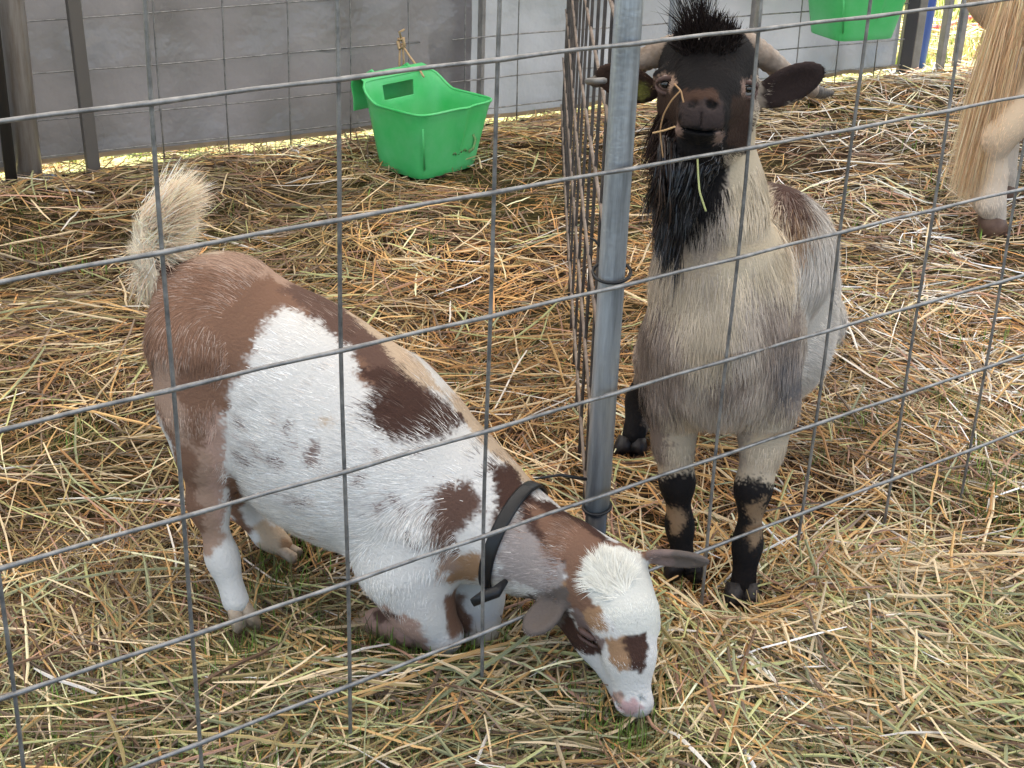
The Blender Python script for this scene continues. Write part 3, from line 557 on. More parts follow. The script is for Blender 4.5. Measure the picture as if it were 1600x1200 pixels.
COAT_1 = {
 'dark': '-151,1745,361 102,1734,246 114,1718,243 -117,1810,390 30,1743,269 -12,1761,291 -69,1824,352 -478,1910,533 58,1679,234 109,1647,120 122,1643,93 -157,1773,393 -12,1764,292 -499,1912,544 -183,1813,428 -147,1808,410 -138,1754,363 69,1750,254 9,1768,283 -113,1768,360 -122,1770,368 56,1736,259 -12,1730,271 -104,1766,351 -14,1759,291 10,1735,270 -101,1798,372 34,1712,255 11,1742,274 -21,1774,301 -153,1803,411 19,1764,278 -470,1908,534 109,1651,110 87,1674,100 20,1726,264 -149,1814,414 48,1697,245 -183,1758,391 -89,1820,371 -134,1817,406 -468,1880,532 181,1602,129 -183,1768,401 -70,1827,354 -139,1813,407 -175,1763,392 -127,1788,385 -201,1800,428 -1,1757,285 -500,1913,546 53,1682,235 -100,1820,380 -166,1806,418 -26,1771,303 34,1701,247 51,1688,239 112,1650,88 96,1725,249 128,1708,237 -187,1799,423 -86,1785,351 -162,1743,363 -180,1785,412 160,1603,142 -155,1757,377 -107,1813,383 22,1754,274 -494,1918,545 30,1722,261 -164,1749,371 -483,1918,536 -174,1814,425 82,1679,104 -89,1792,359 -195,1797,424 -118,1758,355 -132,1783,386 191,1607,128 -95,1774,350 122,1722,238 51,1750,263 -181,1800,421 95,1667,93 -180,1755,386 122,1642,97 -131,1789,388 48,1689,239 -93,1779,352 118,1646,97 -5,1725,266 105,1657,88 -111,1821,389 177,1594,111 80,1678,108 167,1602,139 -137,1752,361 87,1664,132 34,1750,269 124,1705,239 -481,1894,527 112,1647,113 -112,1809,385 90,1740,248 83,1729,252 -75,1807,352 48,1740,263 100,1666,83 -12,1747,283 64,1736,257 -180,1810,425 -184,1786,414 78,1750,250 59,1757,259 167,1601,135 126,1636,105 79,1736,252 170,1597,125 188,1603,125 -78,1799,352 -487,1891,523 177,1603,135 174,1594,114 -84,1816,364 125,1638,104 139,1701,234 -138,1750,359 -9,1785,299 -133,1749,354 136,1708,235 -109,1774,363 93,1659,136 65,1743,257 -128,1806,397 178,1605,143 0,1796,294 -495,1906,533 114,1645,115 10,1792,287 -478,1886,527 -162,1803,415 183,1594,100 181,1598,122 117,1646,93 16,1722,262 98,1668,84 121,1641,111 135,1701,236 -105,1777,361 2,1799,293 -77,1824,360 174,1606,149 86,1664,135 170,1602,139 62,1747,258 -15,1750,287 174,1593,107 81,1675,114 80,1681,104 86,1743,248 123,1717,239 105,1657,93 79,1743,251 128,1635,100 177,1599,125 116,1706,242 85,1661,142 -491,1895,523 -83,1810,362 128,1719,236 106,1722,246 190,1601,120 44,1701,248 104,1719,247 114,1715,243 -15,1716,258 135,1712,234 123,1715,239 181,1607,146 163,1600,132 100,1658,118 185,1595,104 -110,1761,352 76,1750,251 118,1641,118 -20,1769,299 190,1608,134 85,1669,121 160,1602,139 102,1661,90 167,1603,142 -174,1748,375 -486,1925,539 -133,1812,403 83,1747,249 127,1627,114 188,1597,111 -125,1818,400 -487,1918,539 48,1691,241 128,1631,107 -189,1801,424 -478,1928,533 120,1725,239 98,1722,249 97,1660,121 107,1715,246 11,1778,284 118,1646,90 -99,1785,363 132,1621,107 187,1612,149 170,1598,126 167,1603,146 130,1619,117 87,1667,121 174,1593,111 120,1638,118 124,1638,111 107,1656,86 83,1673,114 126,1624,122 188,1601,121 -180,1748,377 188,1597,107 99,1669,82 -13,1778,299 90,1662,132 91,1734,249 187,1610,142 132,1701,236 89,1662,135 108,1649,118 -197,1799,427 76,1663,223 84,1671,115 85,1676,103 130,1625,108 90,1733,250 181,1596,118 109,1719,246 51,1692,242 121,1705,240 114,1646,111 129,1622,114 184,1609,146 128,1698,237 105,1653,114 185,1609,143 51,1747,263 55,1687,240 95,1661,126 94,1661,128 131,1715,236 -148,1749,364 111,1712,245 177,1593,107 97,1729,248 80,1729,252 188,1608,135 176,1605,145 83,1674,111 -488,1896,525 51,1690,241 -98,1812,375 91,1664,125 80,1684,101 -12,1736,276 190,1608,132 125,1627,118 121,1712,240 84,1668,128',
 'white': '-103,1691,104 -183,1704,251 -89,1699,69 -31,1790,96 -295,1806,471 -292,1835,487 -360,1759,393 -334,1754,247 -33,1770,16 -215,1716,223 -89,1763,336 -88,1767,339 -341,1767,426 -285,1735,356 -175,1702,122 -253,1723,233 -83,1703,172 203,1619,119 -288,1727,275 -386,1756,69 -177,1700,128 -277,1727,245 -243,1738,196 -330,1757,408 -147,1717,308 -403,1975,58 -225,1726,349 -56,1812,337 -91,1700,118 -330,1741,314 -425,1772,132 -232,1714,251 -64,1754,311 -267,1734,358 -228,1780,424 -159,1730,341 -29,1747,289 209,1645,139 198,1600,58 -314,1738,265 149,1614,48 -74,1723,132 -15,1696,223 -298,1732,265 -208,1753,391 -245,1714,281 196,1605,116 -381,1783,121 -120,1724,308 -163,1700,258 -26,1716,258 -166,1734,351 -250,1731,354 -73,1791,343 16,1684,167 -38,1796,320 -50,1779,72 -386,1771,114 -112,1735,319 -120,1686,185 -76,1779,337 -465,1779,307 -95,1738,312 -28,1696,205 -33,1782,311 -286,1839,487 185,1593,55 -186,1706,274 -63,1714,50 49,1768,263 -162,1687,181 -413,1766,141 -47,1704,233 6,1699,151 -27,1738,281 -148,1685,132 -257,1753,184 -371,1759,335 -323,1820,488 -348,1783,453 -94,1748,323 -267,1744,383 -367,1781,247 -194,1708,233 -183,1724,340 -19,1694,212 -64,1774,326 -179,1694,174 -476,1783,336 -316,1793,464 -248,1717,253 -260,1749,190 -281,1771,430 -331,1744,275 -106,1692,216 -153,1696,244 134,1628,90 -288,1730,331 -261,1790,445 -195,1707,177 -226,1821,452 -15,1791,65 -194,1744,377 -316,1834,495 136,1613,100 -182,1738,365 -403,1762,72 -21,1784,305 -369,1760,380 -123,1714,291 -166,1713,304 -380,1766,310 -292,1728,310 -318,1742,361 -85,1708,142 -306,1737,349 -246,1725,342 -38,1777,57 160,1594,90 -5,1699,157 -47,1777,65 -339,1780,211 42,1757,267 -309,1743,373 -39,1770,308 -224,1748,168 -127,1684,132 -486,1788,359 -363,1770,261 133,1615,113 40,1785,265 -197,1751,387 -377,1765,59 -10,1692,176 149,1610,58 -370,1777,78 -396,1796,181 -168,1731,347 -82,1702,69 -264,1820,469 -306,1831,490 -288,1751,398 -276,1748,200 111,1656,76 -257,1757,405 -22,1738,280 -26,1707,244 -259,1777,431 -21,1784,58 -479,1780,354 -310,1752,222 -246,1738,371 -373,1777,265 -204,1731,358 -99,1693,216 -394,1970,55 -382,1762,369 -197,1761,397 -26,1702,233 153,1603,37 -71,1737,299 -341,1792,464 -57,1701,212 -236,1793,439 104,1663,79 -390,1770,289 -390,1975,93 -45,1804,326 -124,1691,230 -340,1745,324 -407,1966,114 -392,1973,90 206,1603,44 -201,1766,403 -229,1755,397 -113,1700,263 -93,1758,334 -99,1693,195 -386,1764,342 -43,1746,294 -293,1763,193 159,1597,69 -347,1752,282 -126,1887,406 -370,1986,81 -270,1720,293 -270,1724,248 -397,1970,65 -285,1729,331 -138,1737,342 -131,1691,219 31,1675,175 152,1599,86 -357,1780,232 -395,1791,201 -106,1751,338 -316,1735,307 -121,1685,153 -110,1714,287 -222,1737,370 -190,1708,286 -391,1976,107 -1,1693,163 -187,1707,279 -316,1743,370 -47,1771,16 -194,1717,325 -269,1808,463 -50,1774,13 -135,1693,237 24,1678,174 -217,1805,438 -154,1682,157 -138,1698,261 -69,1706,55 -398,1783,230 -88,1852,374 29,1775,274 -129,1745,347 -92,1862,377 -302,1731,303 92,1658,141 -145,1704,275 -50,1701,216 133,1636,64 -40,1710,247 -368,1988,79 -84,1873,368 -110,1827,390 137,1612,107 188,1589,34 -407,1768,149 -285,1728,324 -319,1748,240 -283,1752,200 -276,1724,257 145,1617,65 -52,1707,242 -127,1686,117 -144,1738,347 -162,1737,355 -334,1743,300 -26,1696,216 -395,1792,198 -106,1827,387 -260,1748,390 -89,1698,86 -22,1727,270 -8,1785,16 -43,1786,104 191,1590,50 -43,1726,146 -124,1887,404 151,1606,62 177,1593,79 -357,1752,322 -48,1777,5 -260,1738,206 206,1621,107 137,1636,53 -34,1793,316 -337,1789,461 201,1608,93 -202,1783,417 196,1603,79 -358,1756,384 -91,1700,163 -267,1719,282 -33,1727,271 -267,1746,198 -334,1786,457 -293,1756,201 -215,1783,421 -383,1766,317 -373,1763,310 -201,1723,342 27,1688,154 143,1608,86 -15,1705,157 127,1641,76 -152,1687,128 -257,1745,383 -225,1813,448 -252,1826,466 -190,1719,328 -159,1712,300 -127,1735,332 -295,1741,230 -96,1698,142 -427,1773,141 -324,1738,307 -469,1778,328 -317,1766,208 -395,1787,245 133,1612,149 -61,1702,230 -33,1756,298 -97,1866,382 137,1615,94 -374,1762,319 -187,1722,335 186,1594,68 -330,1808,480 -38,1717,260 14,1724,263 -351,1770,429 -313,1841,497 -43,1750,297 -478,1781,345 -339,1745,347 -382,1762,356 -22,1696,181 -295,1736,352 -359,1753,331 194,1601,83 -91,1700,169 -236,1756,170 141,1623,71 -57,1813,338 -120,1704,272 -14,1696,172 152,1597,94 -60,1719,48 -296,1731,261 196,1616,136 159,1603,38 131,1632,97 -295,1848,494 -376,1761,338 -306,1838,493 -148,1713,299 -146,1710,291 -124,1693,245 -318,1745,375 139,1708,233 -33,1774,41 -103,1764,349 -76,1719,135 -264,1762,178 -307,1766,200 40,1672,167 -103,1700,58 -110,1689,97 -399,1784,195 -187,1736,363 -388,1777,144 -143,1741,351 -60,1719,62 -362,1762,283 -404,1971,86 -372,1764,398 -388,1796,154 -253,1820,464 184,1593,65 -274,1724,314 -162,1688,136 -48,1797,326 -36,1719,149 -385,1980,97 -281,1745,385 -13,1792,302 -327,1742,349 149,1599,100 -110,1744,331 -92,1703,43 -36,1713,157 -405,1969,98 -96,1694,209 -261,1721,315 -208,1710,296 -10,1689,198 177,1589,30 -110,1862,395 -135,1710,288 -357,1755,294 -85,1700,76 -145,1693,230 -267,1842,481 -335,1777,211 -369,1768,415 -93,1699,132 -69,1727,140 -127,1703,273 -175,1699,128 -348,1751,370 -86,1705,132 -72,1723,142 177,1593,100 -367,1763,292 -175,1731,350 -187,1713,310 -17,1692,195 -302,1733,331 -209,1728,162 -50,1780,76 -334,1801,473 -245,1819,459 -386,1769,294 201,1597,51 -155,1698,254 -218,1788,427 -381,1763,373 -162,1701,265 155,1599,76 -215,1711,300 177,1591,65 199,1610,118 -109,1696,252 -369,1766,409 200,1618,128 65,1768,254 -36,1762,302 -85,1701,93 -79,1713,149 -239,1715,310 -123,1894,402 -64,1736,135 -76,1783,341 -91,1831,375 -99,1721,293 -113,1688,114 -92,1848,378 -87,1700,98 -54,1784,97 -39,1700,216 -64,1701,230 -124,1730,321 -222,1748,386 205,1631,135 -278,1731,345 -101,1692,188 -188,1708,132 -96,1701,55 141,1609,154 -133,1707,281 -288,1756,198 91,1650,156 -466,1778,317 37,1672,174 203,1624,128 -22,1736,278 -306,1738,353 -94,1727,298 121,1644,86 -63,1714,48 -63,1784,103 -86,1706,153 -299,1747,387 -246,1831,466 16,1698,147 -348,1749,303 203,1626,133 -69,1803,345 -60,1749,305 -376,1767,408 -373,1768,286 -62,1783,105 -103,1694,76 -103,1693,237 -271,1738,368 -360,1770,424 -334,1797,470 167,1593,65 47,1778,262 -175,1699,126 -57,1733,142 188,1596,83 133,1615,114 -69,1738,298 145,1602,100 -246,1723,335 -224,1823,452 -404,1963,125 17,1682,172 -60,1810,339 131,1613,146 -110,1711,282 -256,1734,361 -169,1707,283 199,1620,135 -55,1793,330 167,1593,58 -373,1759,356 0,1689,172 103,1652,125 -43,1772,41 -364,1786,234 -127,1689,208 -102,1693,205 -374,1794,239 -176,1738,362 148,1616,48 51,1764,262 194,1601,107 -26,1732,276 -141,1686,122 -313,1762,210 -47,1782,83 -260,1718,268 193,1612,137 -398,1772,153 -373,1784,251 -194,1767,402 -281,1724,279 170,1591,62 -383,1765,331 -290,1787,452 -116,1873,399 148,1714,228 -127,1696,254 -332,1741,305 142,1715,231 119,1626,137 -264,1834,476 -86,1734,302 -141,1694,247 196,1602,107 -310,1770,198 141,1609,156 -223,1714,242 -289,1767,187 98,1657,129 -336,1815,487 -100,1710,36 -19,1702,163 -80,1829,365 -29,1710,158 -106,1706,272 -92,1699,62 -183,1715,314 -243,1753,177 -431,1978,90 -167,1738,358 -425,1772,135 -107,1876,390 -279,1752,197 -190,1711,303 -323,1775,202 -114,1880,397 -197,1710,293 134,1613,121 170,1591,29 -117,1744,337 -43,1702,223 -190,1777,410 6,1718,259 -246,1714,293 -31,1777,49 -139,1734,337 -43,1712,251 128,1638,86 -278,1724,311 -302,1745,384 -323,1739,328 163,1593,100 -124,1686,118 -201,1776,411 40,1792,264 -78,1793,349 159,1596,44 -88,1700,107 -114,1755,348 -285,1764,187 -381,1789,127 -105,1693,238 -271,1722,261 -40,1723,147 -113,1688,107 -397,1785,205 -401,1970,104 -152,1700,263 -131,1890,409 -378,1762,379 -91,1700,132 196,1609,122 136,1611,118 -95,1831,378 -88,1876,371 145,1602,104 -190,1737,366 -223,1787,428 147,1615,52 0,1817,55 -67,1813,347 -211,1717,324 -50,1711,251 -190,1724,341 -218,1712,303 -411,1769,153 -404,1952,142 -148,1688,121 -64,1783,93 -253,1724,334 32,1678,165 -326,1822,490 -173,1702,261 -55,1777,12 -57,1726,48 140,1607,104 187,1587,41 -13,1700,162 -104,1692,135 -134,1699,264 28,1682,162 137,1611,111 -22,1724,267 -398,1787,184 -38,1738,284 23,1695,147 -285,1740,370 -104,1866,389 -104,1883,386 -316,1772,199 -124,1735,329 -400,1974,55 -332,1741,326 -265,1828,474 184,1587,37 -399,1777,164 -120,1695,251 -386,1763,359 53,1776,259 119,1650,71 -285,1737,363 -57,1775,23 174,1592,69 -260,1739,370 -99,1693,181 -88,1866,374 -373,1759,349 141,1606,100 -26,1779,0 144,1620,58 124,1620,139 190,1598,100 8,1686,172 -36,1782,313 -316,1737,335 -5,1716,258 -216,1800,435 142,1607,149 148,1605,146 35,1675,170 -36,1726,143 -190,1741,372 -393,1792,216 -246,1749,391 -89,1702,160 -120,1894,399 140,1612,167 161,1594,32 -131,1737,338 -426,1774,125 -254,1752,396 -344,1789,461 -465,1781,300 -187,1712,307 -47,1770,27 29,1679,166 -101,1855,386 -257,1716,279 198,1592,41 193,1594,55 -243,1751,394 160,1596,72 129,1615,139 -377,1773,278 -347,1776,442 -190,1728,350 -326,1771,209 0,1821,69 -97,1762,341 88,1654,151 123,1643,81 -278,1748,393 24,1680,171 125,1641,86 -87,1700,100 -88,1845,374 151,1598,97 158,1595,92 -26,1796,311 204,1598,35 37,1676,163 -247,1825,463 -271,1736,363 19,1693,152 112,1654,77 33,1674,174 156,1600,34 -236,1812,452 44,1789,262 140,1608,114 -351,1750,349 192,1613,139 170,1592,97 71,1764,250 23,1687,156 141,1630,53 23,1692,151 132,1613,142 105,1664,77 193,1601,113 114,1652,79 44,1669,170 -40,1775,51 202,1596,41 -366,1788,236 146,1607,153 170,1590,59 101,1655,125 79,1655,205 -351,1749,328 134,1616,107 -253,1761,174 45,1667,174 -341,1775,440 -89,1778,349 154,1601,66 -257,1737,366 -190,1766,400 140,1608,149 132,1722,233 -292,1738,362 137,1612,162 27,1681,164 -302,1737,352 -387,1979,100 -64,1700,219 12,1724,263 193,1605,123 -82,1774,339 -398,1976,47 -429,1778,132 -87,1700,69 20,1681,170 152,1603,69 -379,1776,275 -87,1699,83 115,1650,79 30,1687,153 136,1611,128 129,1636,93 -390,1775,275 -316,1749,388 -208,1713,312 -313,1737,342 -26,1711,251 35,1678,162 23,1686,159 -101,1700,60 195,1590,44 -89,1702,125 119,1646,83 -364,1762,286 158,1594,97 16,1680,177 121,1645,83 147,1705,231 -152,1713,300 -375,1762,328 130,1644,58 195,1613,132 188,1596,55 135,1715,234 49,1664,175 -399,1975,51 -274,1725,321 -74,1785,340 -374,1763,314 -271,1763,180 193,1615,142 -43,1779,0 152,1605,150 -36,1701,223 151,1710,228 177,1592,69 128,1726,234 204,1628,128 -28,1699,225 164,1594,69 -23,1748,288 -351,1749,321 192,1693,209 137,1718,232 210,1647,132 -254,1749,187 183,1594,90 156,1600,65 206,1635,132 158,1598,32 74,1760,249 20,1701,143 200,1608,64 204,1628,132 199,1603,59 -50,1725,149 -57,1726,55 165,1591,36 140,1608,142 193,1602,115 106,1661,78 124,1620,142 144,1609,161 162,1595,30 48,1775,262 210,1647,135 177,1592,93 197,1615,132 19,1700,144 -275,1724,314 -106,1700,261 210,1648,142 135,1614,167 -162,1700,261 150,1713,228 183,1594,93 146,1621,48 190,1598,93 134,1722,232 -201,1751,387 187,1590,51 -112,1749,340 181,1590,59 200,1622,135 132,1631,93 142,1608,153 -341,1800,474 199,1614,125 -26,1764,299 133,1620,104 148,1614,51 29,1686,155 -103,1725,300 155,1601,40 10,1699,149 154,1603,35 -137,1890,413 -285,1725,279 109,1657,79 -38,1777,312 27,1775,275 -260,1751,188',
 'rosy': '-425,1880,549 -373,1918,544 -413,1773,249 -386,1876,546 -350,1911,532 -421,1770,257 -458,1762,366 -325,1921,512 -417,1770,212 -460,1771,415 -431,1904,550 -404,1918,551 -331,1901,519 -404,1779,174 -443,1905,547 -430,1780,155 -76,1699,206 -428,1775,146 -480,1786,426 -428,1880,549 -442,1759,345 -411,1776,181 -477,1782,401 -386,1866,544 -430,1780,167 -414,1772,237 -412,1773,240 -461,1770,401 -425,1763,278 -450,1763,335 -412,1773,202 -421,1883,550 -430,1892,550 -477,1782,443 -442,1759,377 -490,1800,398 -428,1766,268 -421,1775,181 -421,1772,156 -484,1789,437 -400,1869,547 -425,1771,198 -377,1925,544 -466,1767,370 -453,1769,437 -452,1763,387 -455,1769,440 -418,1760,293 -414,1771,219 -350,1887,532 -71,1707,177 -421,1766,268 -480,1782,384 -456,1765,391 -325,1903,515 -486,1791,387 -425,1759,321 -428,1770,237 -369,1876,541 -71,1701,202 -339,1917,522 -488,1796,384 -464,1774,433 -448,1759,360 -75,1702,191 -370,1873,540 -425,1901,551 -467,1775,426 -485,1792,398 -489,1799,405 -457,1763,352 -472,1773,381 -418,1774,167 -428,1762,282 -487,1796,412 -348,1890,531 -435,1759,328 -412,1773,198 -445,1759,373 -412,1773,237 -331,1897,519 -411,1883,551 -473,1779,440 -476,1783,422 -77,1703,181 -338,1901,523 -418,1761,286 -418,1894,552 -320,1897,513 -418,1867,547 -418,1759,303 -424,1776,174 -451,1762,386 -411,1760,307 -354,1897,536 -78,1700,195 -362,1883,539 -435,1894,549 -425,1887,551 -411,1773,167 -85,1699,188 -432,1771,240 -455,1762,350 -87,1699,181 -397,1876,549 -448,1762,335 -489,1799,394 -483,1790,422 -399,1868,547 -460,1763,363 -453,1761,359 -467,1775,443 -412,1762,287 -425,1774,153 -323,1915,513 -421,1775,177 -449,1763,328 -425,1776,160',
 'spine': '-91,1717,284 -211,1869,458 -72,1699,229 -257,1852,479 -92,1705,265 -201,1820,439 -200,1876,451 -316,1904,511 -79,1731,295 -85,1697,237 -183,1852,439 -189,1800,39 -61,1730,285 -78,1720,281 -288,1908,497 -70,1700,215 -234,1829,459 -260,1911,483 -50,1713,255 -298,1869,501 -220,1836,456 -214,1819,445 -73,1699,210 -246,1876,478 -68,1720,275 -196,1833,441 -165,1837,427 -164,1703,103 -179,1855,437 -278,1863,491 -160,1832,424 -189,1823,434 -89,1700,251 -222,1852,461 -192,1812,431 -290,1873,498 -187,1848,440 -92,1698,247 -61,1733,289 -208,1831,447 -192,1859,445 -158,1820,420 -41,1727,274 -64,1729,286 -83,1699,243 -215,1838,453 -246,1838,469 -243,1908,474 -311,1890,508 -227,1893,466 -176,1792,43 -59,1717,267 -176,1845,434 -274,1855,488 -57,1739,293 -248,1912,477 -171,1842,431 -278,1849,488 -244,1896,477 -63,1707,249 -47,1719,265 -275,1852,487 -118,1825,396 -220,1886,463 -94,1699,253 -271,1855,487 -225,1901,464 -179,1826,431 -309,1887,507 -47,1730,279 -256,1848,478 -64,1709,255 -215,1827,449 -187,1869,443 -239,1831,462 -191,1873,446 -272,1880,491 -212,1849,455 -249,1915,476 -173,1785,43 -215,1890,460 -151,1692,108 -213,1887,459 -318,1890,512 -178,1784,39 -304,1901,505 -225,1838,458 -92,1694,226 -162,1701,104 -253,1841,474 -225,1890,465 -243,1918,472 -92,1711,275 -36,1720,264 -223,1903,463 -308,1916,505 -78,1698,223 -183,1803,42 -299,1880,502 -87,1724,291 -321,1876,512 -188,1825,435 -197,1824,439 -237,1835,463 -163,1827,425 -169,1824,426 -164,1706,99 -186,1789,36 -164,1700,110 -64,1713,262 -162,1834,426',
 'brown': '-392,1794,226 -386,1766,398 -323,1845,503 -480,1779,366 -452,1863,537 34,1733,265 -348,1815,490 -385,1850,536 -477,1851,514 -404,1823,521 -449,1883,544 166,1698,225 -430,1783,487 -496,1816,468 -390,1770,426 -393,1777,464 -478,1799,479 -369,1773,433 -492,1880,511 94,1694,246 83,1708,251 -351,1826,501 -405,1762,387 -407,1793,495 -432,1869,545 -453,1876,540 -404,1765,401 65,1713,253 -432,1765,419 104,1684,239 -493,1804,422 -466,1897,537 -485,1876,517 -195,1787,417 -494,1838,488 -504,1887,496 -397,1858,543 -447,1766,286 -451,1783,211 -367,1850,529 -383,1783,263 -421,1790,494 -469,1807,495 -421,1958,129 -439,1774,240 -407,1839,533 65,1680,238 -351,1787,459 74,1700,249 -352,1815,491 -354,1866,529 -383,1799,489 -340,1873,521 -338,1849,510 125,1697,238 -448,1780,237 -469,1773,340 90,1656,212 -77,1718,125 -362,1791,468 48,1705,250 57,1689,242 -433,1773,197 -76,1712,100 48,1726,259 69,1712,252 -74,1711,83 -420,1766,447 -400,1858,543 -66,1736,84 -444,1763,295 -50,1773,37 -492,1799,433 -81,1711,125 -489,1858,504 -386,1764,380 -493,1798,443 -202,1811,435 -72,1729,125 -377,1791,246 -499,1869,496 101,1641,167 -436,1843,532 -407,1975,69 -369,1811,495 -390,1779,268 -444,1777,207 -479,1784,455 -417,1759,345 -363,1863,533 -442,1764,401 91,1647,177 98,1643,177 118,1698,241 -72,1709,72 109,1636,179 -378,1773,434 164,1702,226 114,1631,174 -440,1773,233 99,1644,186 111,1674,233 -444,1776,255 97,1719,250 -411,1955,134 58,1715,254 -453,1785,226 -313,1855,503 -445,1894,546 -388,1801,232 -437,1780,186 -486,1790,366 -467,1775,454 -432,1776,188 -463,1855,527 -414,1759,377 -408,1787,488 -495,1803,433 -414,1973,82 -485,1788,447 86,1649,177 -435,1766,443 86,1673,234 -424,1759,331 -309,1866,504 -383,1769,415 -306,1859,502 -483,1790,460 -340,1894,525 -383,1781,464 -470,1869,528 110,1637,184 -425,1757,359 -415,1759,373 -441,1766,418 39,1731,263 -431,1769,223 107,1641,191 51,1698,246 -490,1800,412 -435,1770,261 -62,1722,71 41,1722,259 79,1678,239 -432,1758,342 -488,1820,485 -434,1825,522 -447,1780,242 -472,1784,466 -425,1858,543 62,1708,252 -473,1772,356 -459,1776,289 -405,1973,72 -423,1962,123 -472,1776,340 -63,1718,69 107,1637,177 -332,1887,519 158,1700,228 -293,1853,494 -456,1901,542 -344,1803,478 -435,1759,314 -50,1773,48 -284,1851,490 -442,1774,258 -418,1971,90 100,1654,214 -359,1803,482 -393,1767,405 -61,1776,59 -73,1717,101 107,1670,231 -480,1869,519 -435,1763,282 76,1726,253 92,1647,166 100,1667,229 -425,1963,121 -400,1764,391 -315,1869,508 -431,1770,209 86,1651,199 -489,1795,454 114,1677,234 83,1657,213 86,1649,188 -342,1887,526 -437,1762,400 -461,1773,313 -390,1764,384 97,1652,209 -460,1890,539 -474,1866,523 -358,1776,440 -446,1767,447 105,1643,194 100,1664,225 -449,1764,310 -449,1764,324 -414,1978,73 -461,1774,303 -432,1759,296 -441,1779,195 -418,1946,146 108,1636,174 108,1705,245 -489,1798,421 100,1659,219 153,1701,230 -209,1811,438 115,1679,235 -68,1781,69 -491,1887,517 -446,1767,433 89,1647,181 -411,1961,125 -64,1782,86 -328,1832,498 -383,1788,255 -67,1719,79 -459,1766,342 -409,1944,151 83,1663,223 114,1672,231 -463,1901,538 148,1698,232 147,1702,232 69,1670,230 106,1637,167 105,1639,181 100,1677,236 -387,1800,234 -430,1854,540 -61,1775,48 135,1698,235 -76,1713,104 -466,1772,335 72,1681,240 -390,1791,247 -439,1760,321 107,1691,242 185,1697,222 -497,1804,449 108,1708,245 -338,1887,523 58,1698,247 -434,1759,312 -324,1886,515 100,1701,247 -418,1968,100 104,1651,210 -430,1972,102 -338,1815,487 -64,1776,55 -459,1778,286 -334,1866,516 113,1699,242 -206,1790,424 106,1637,174 -411,1947,146 -432,1758,380 -358,1798,476 167,1705,223 -330,1862,513 -350,1865,525 -354,1788,461 83,1653,202 -386,1786,258 -383,1859,540 65,1674,233 -414,1952,138 107,1708,246 65,1688,243 -440,1763,399 97,1712,249 -59,1726,65 114,1634,181 134,1692,235 104,1648,205 58,1685,239 100,1645,195 91,1647,170 69,1677,236 104,1667,229 -463,1774,457 -462,1878,536 170,1698,223 128,1691,236 -427,1972,98 58,1703,249 125,1684,236 107,1644,199 107,1702,245 -57,1775,30 118,1684,237 93,1664,225 93,1681,240 71,1668,228 154,1709,228 -431,1979,87 65,1678,236 -500,1859,488 -500,1876,497 -73,1724,116 105,1647,204 -391,1769,421 128,1680,234 118,1677,234 -463,1772,324 -442,1762,395 -499,1889,511 174,1701,221 186,1693,218 84,1650,194 -423,1976,84 -435,1786,489 119,1629,177 103,1639,167 86,1660,219 123,1698,239 -432,1757,370 -501,1884,502 -426,1966,117 157,1705,228 55,1703,249 37,1726,261 86,1655,209 -402,1763,385 184,1698,221 96,1644,167 83,1661,221 -341,1826,497 -463,1897,538 155,1705,228 90,1726,251 -302,1855,499 127,1685,235 -452,1873,540 -54,1774,55 159,1701,227 -328,1863,512 80,1722,253 55,1695,245 -435,1757,356 -488,1792,366 108,1638,181 86,1650,195 100,1650,206 188,1694,222 -408,1762,390 125,1691,237 159,1711,225 139,1691,234 97,1669,230 86,1649,174 -383,1800,238 -462,1776,303 -390,1789,251 115,1701,242 -75,1712,93 -413,1941,155 -204,1813,437 97,1656,216 76,1668,228 177,1705,218 170,1701,222 142,1698,233 172,1703,221 109,1640,190 142,1701,233 83,1719,252 -438,1762,286 115,1632,177 -387,1799,237 139,1698,234 83,1667,229 93,1719,250 -475,1875,526 191,1692,213 90,1650,160 -391,1800,217',
 'tan': '123,1619,149 -50,1712,167 -40,1703,181 149,1604,139 -339,1975,38 -33,1701,177 127,1619,165 -61,1702,198 160,1594,107 146,1601,107 151,1602,127 146,1603,121 -76,1713,156 -72,1717,154 158,1595,112 -63,1714,165 122,1621,149 -66,1710,172 163,1598,124 156,1600,128 -27,1696,188 -38,1700,191 135,1611,153 118,1627,139 -29,1702,171 126,1622,170 -348,1971,54 -50,1722,153 -348,1966,48 -26,1699,177 129,1615,153 -47,1701,205 -47,1717,158 -275,1759,187 111,1632,167 -43,1708,170 -50,1707,177 121,1627,174 115,1628,149 153,1597,107 146,1603,118 156,1604,146 138,1609,139 134,1612,160 -272,1752,193 -54,1713,167 117,1627,167 129,1615,149 144,1605,128 120,1623,149 143,1604,111 -39,1699,205 140,1608,135 157,1598,120 162,1595,116 124,1620,156 109,1634,156 142,1606,125 151,1598,110 110,1634,153 153,1604,142 125,1618,153 119,1625,163 125,1625,177 111,1632,160 108,1635,160 124,1626,178 142,1607,142 156,1595,100 163,1593,111 125,1621,167 129,1619,169 163,1593,104 147,1601,114 142,1607,132 145,1602,111 113,1630,163 115,1628,156 122,1621,153 128,1622,174 147,1601,111 79,1652,195 160,1601,136 -75,1712,160 113,1630,149 128,1617,160 153,1602,132 113,1630,153 156,1595,107 145,1605,135 -47,1713,163 120,1623,160 153,1603,135 132,1613,156 114,1631,170 119,1626,140 119,1626,169 -26,1700,174 142,1607,135',
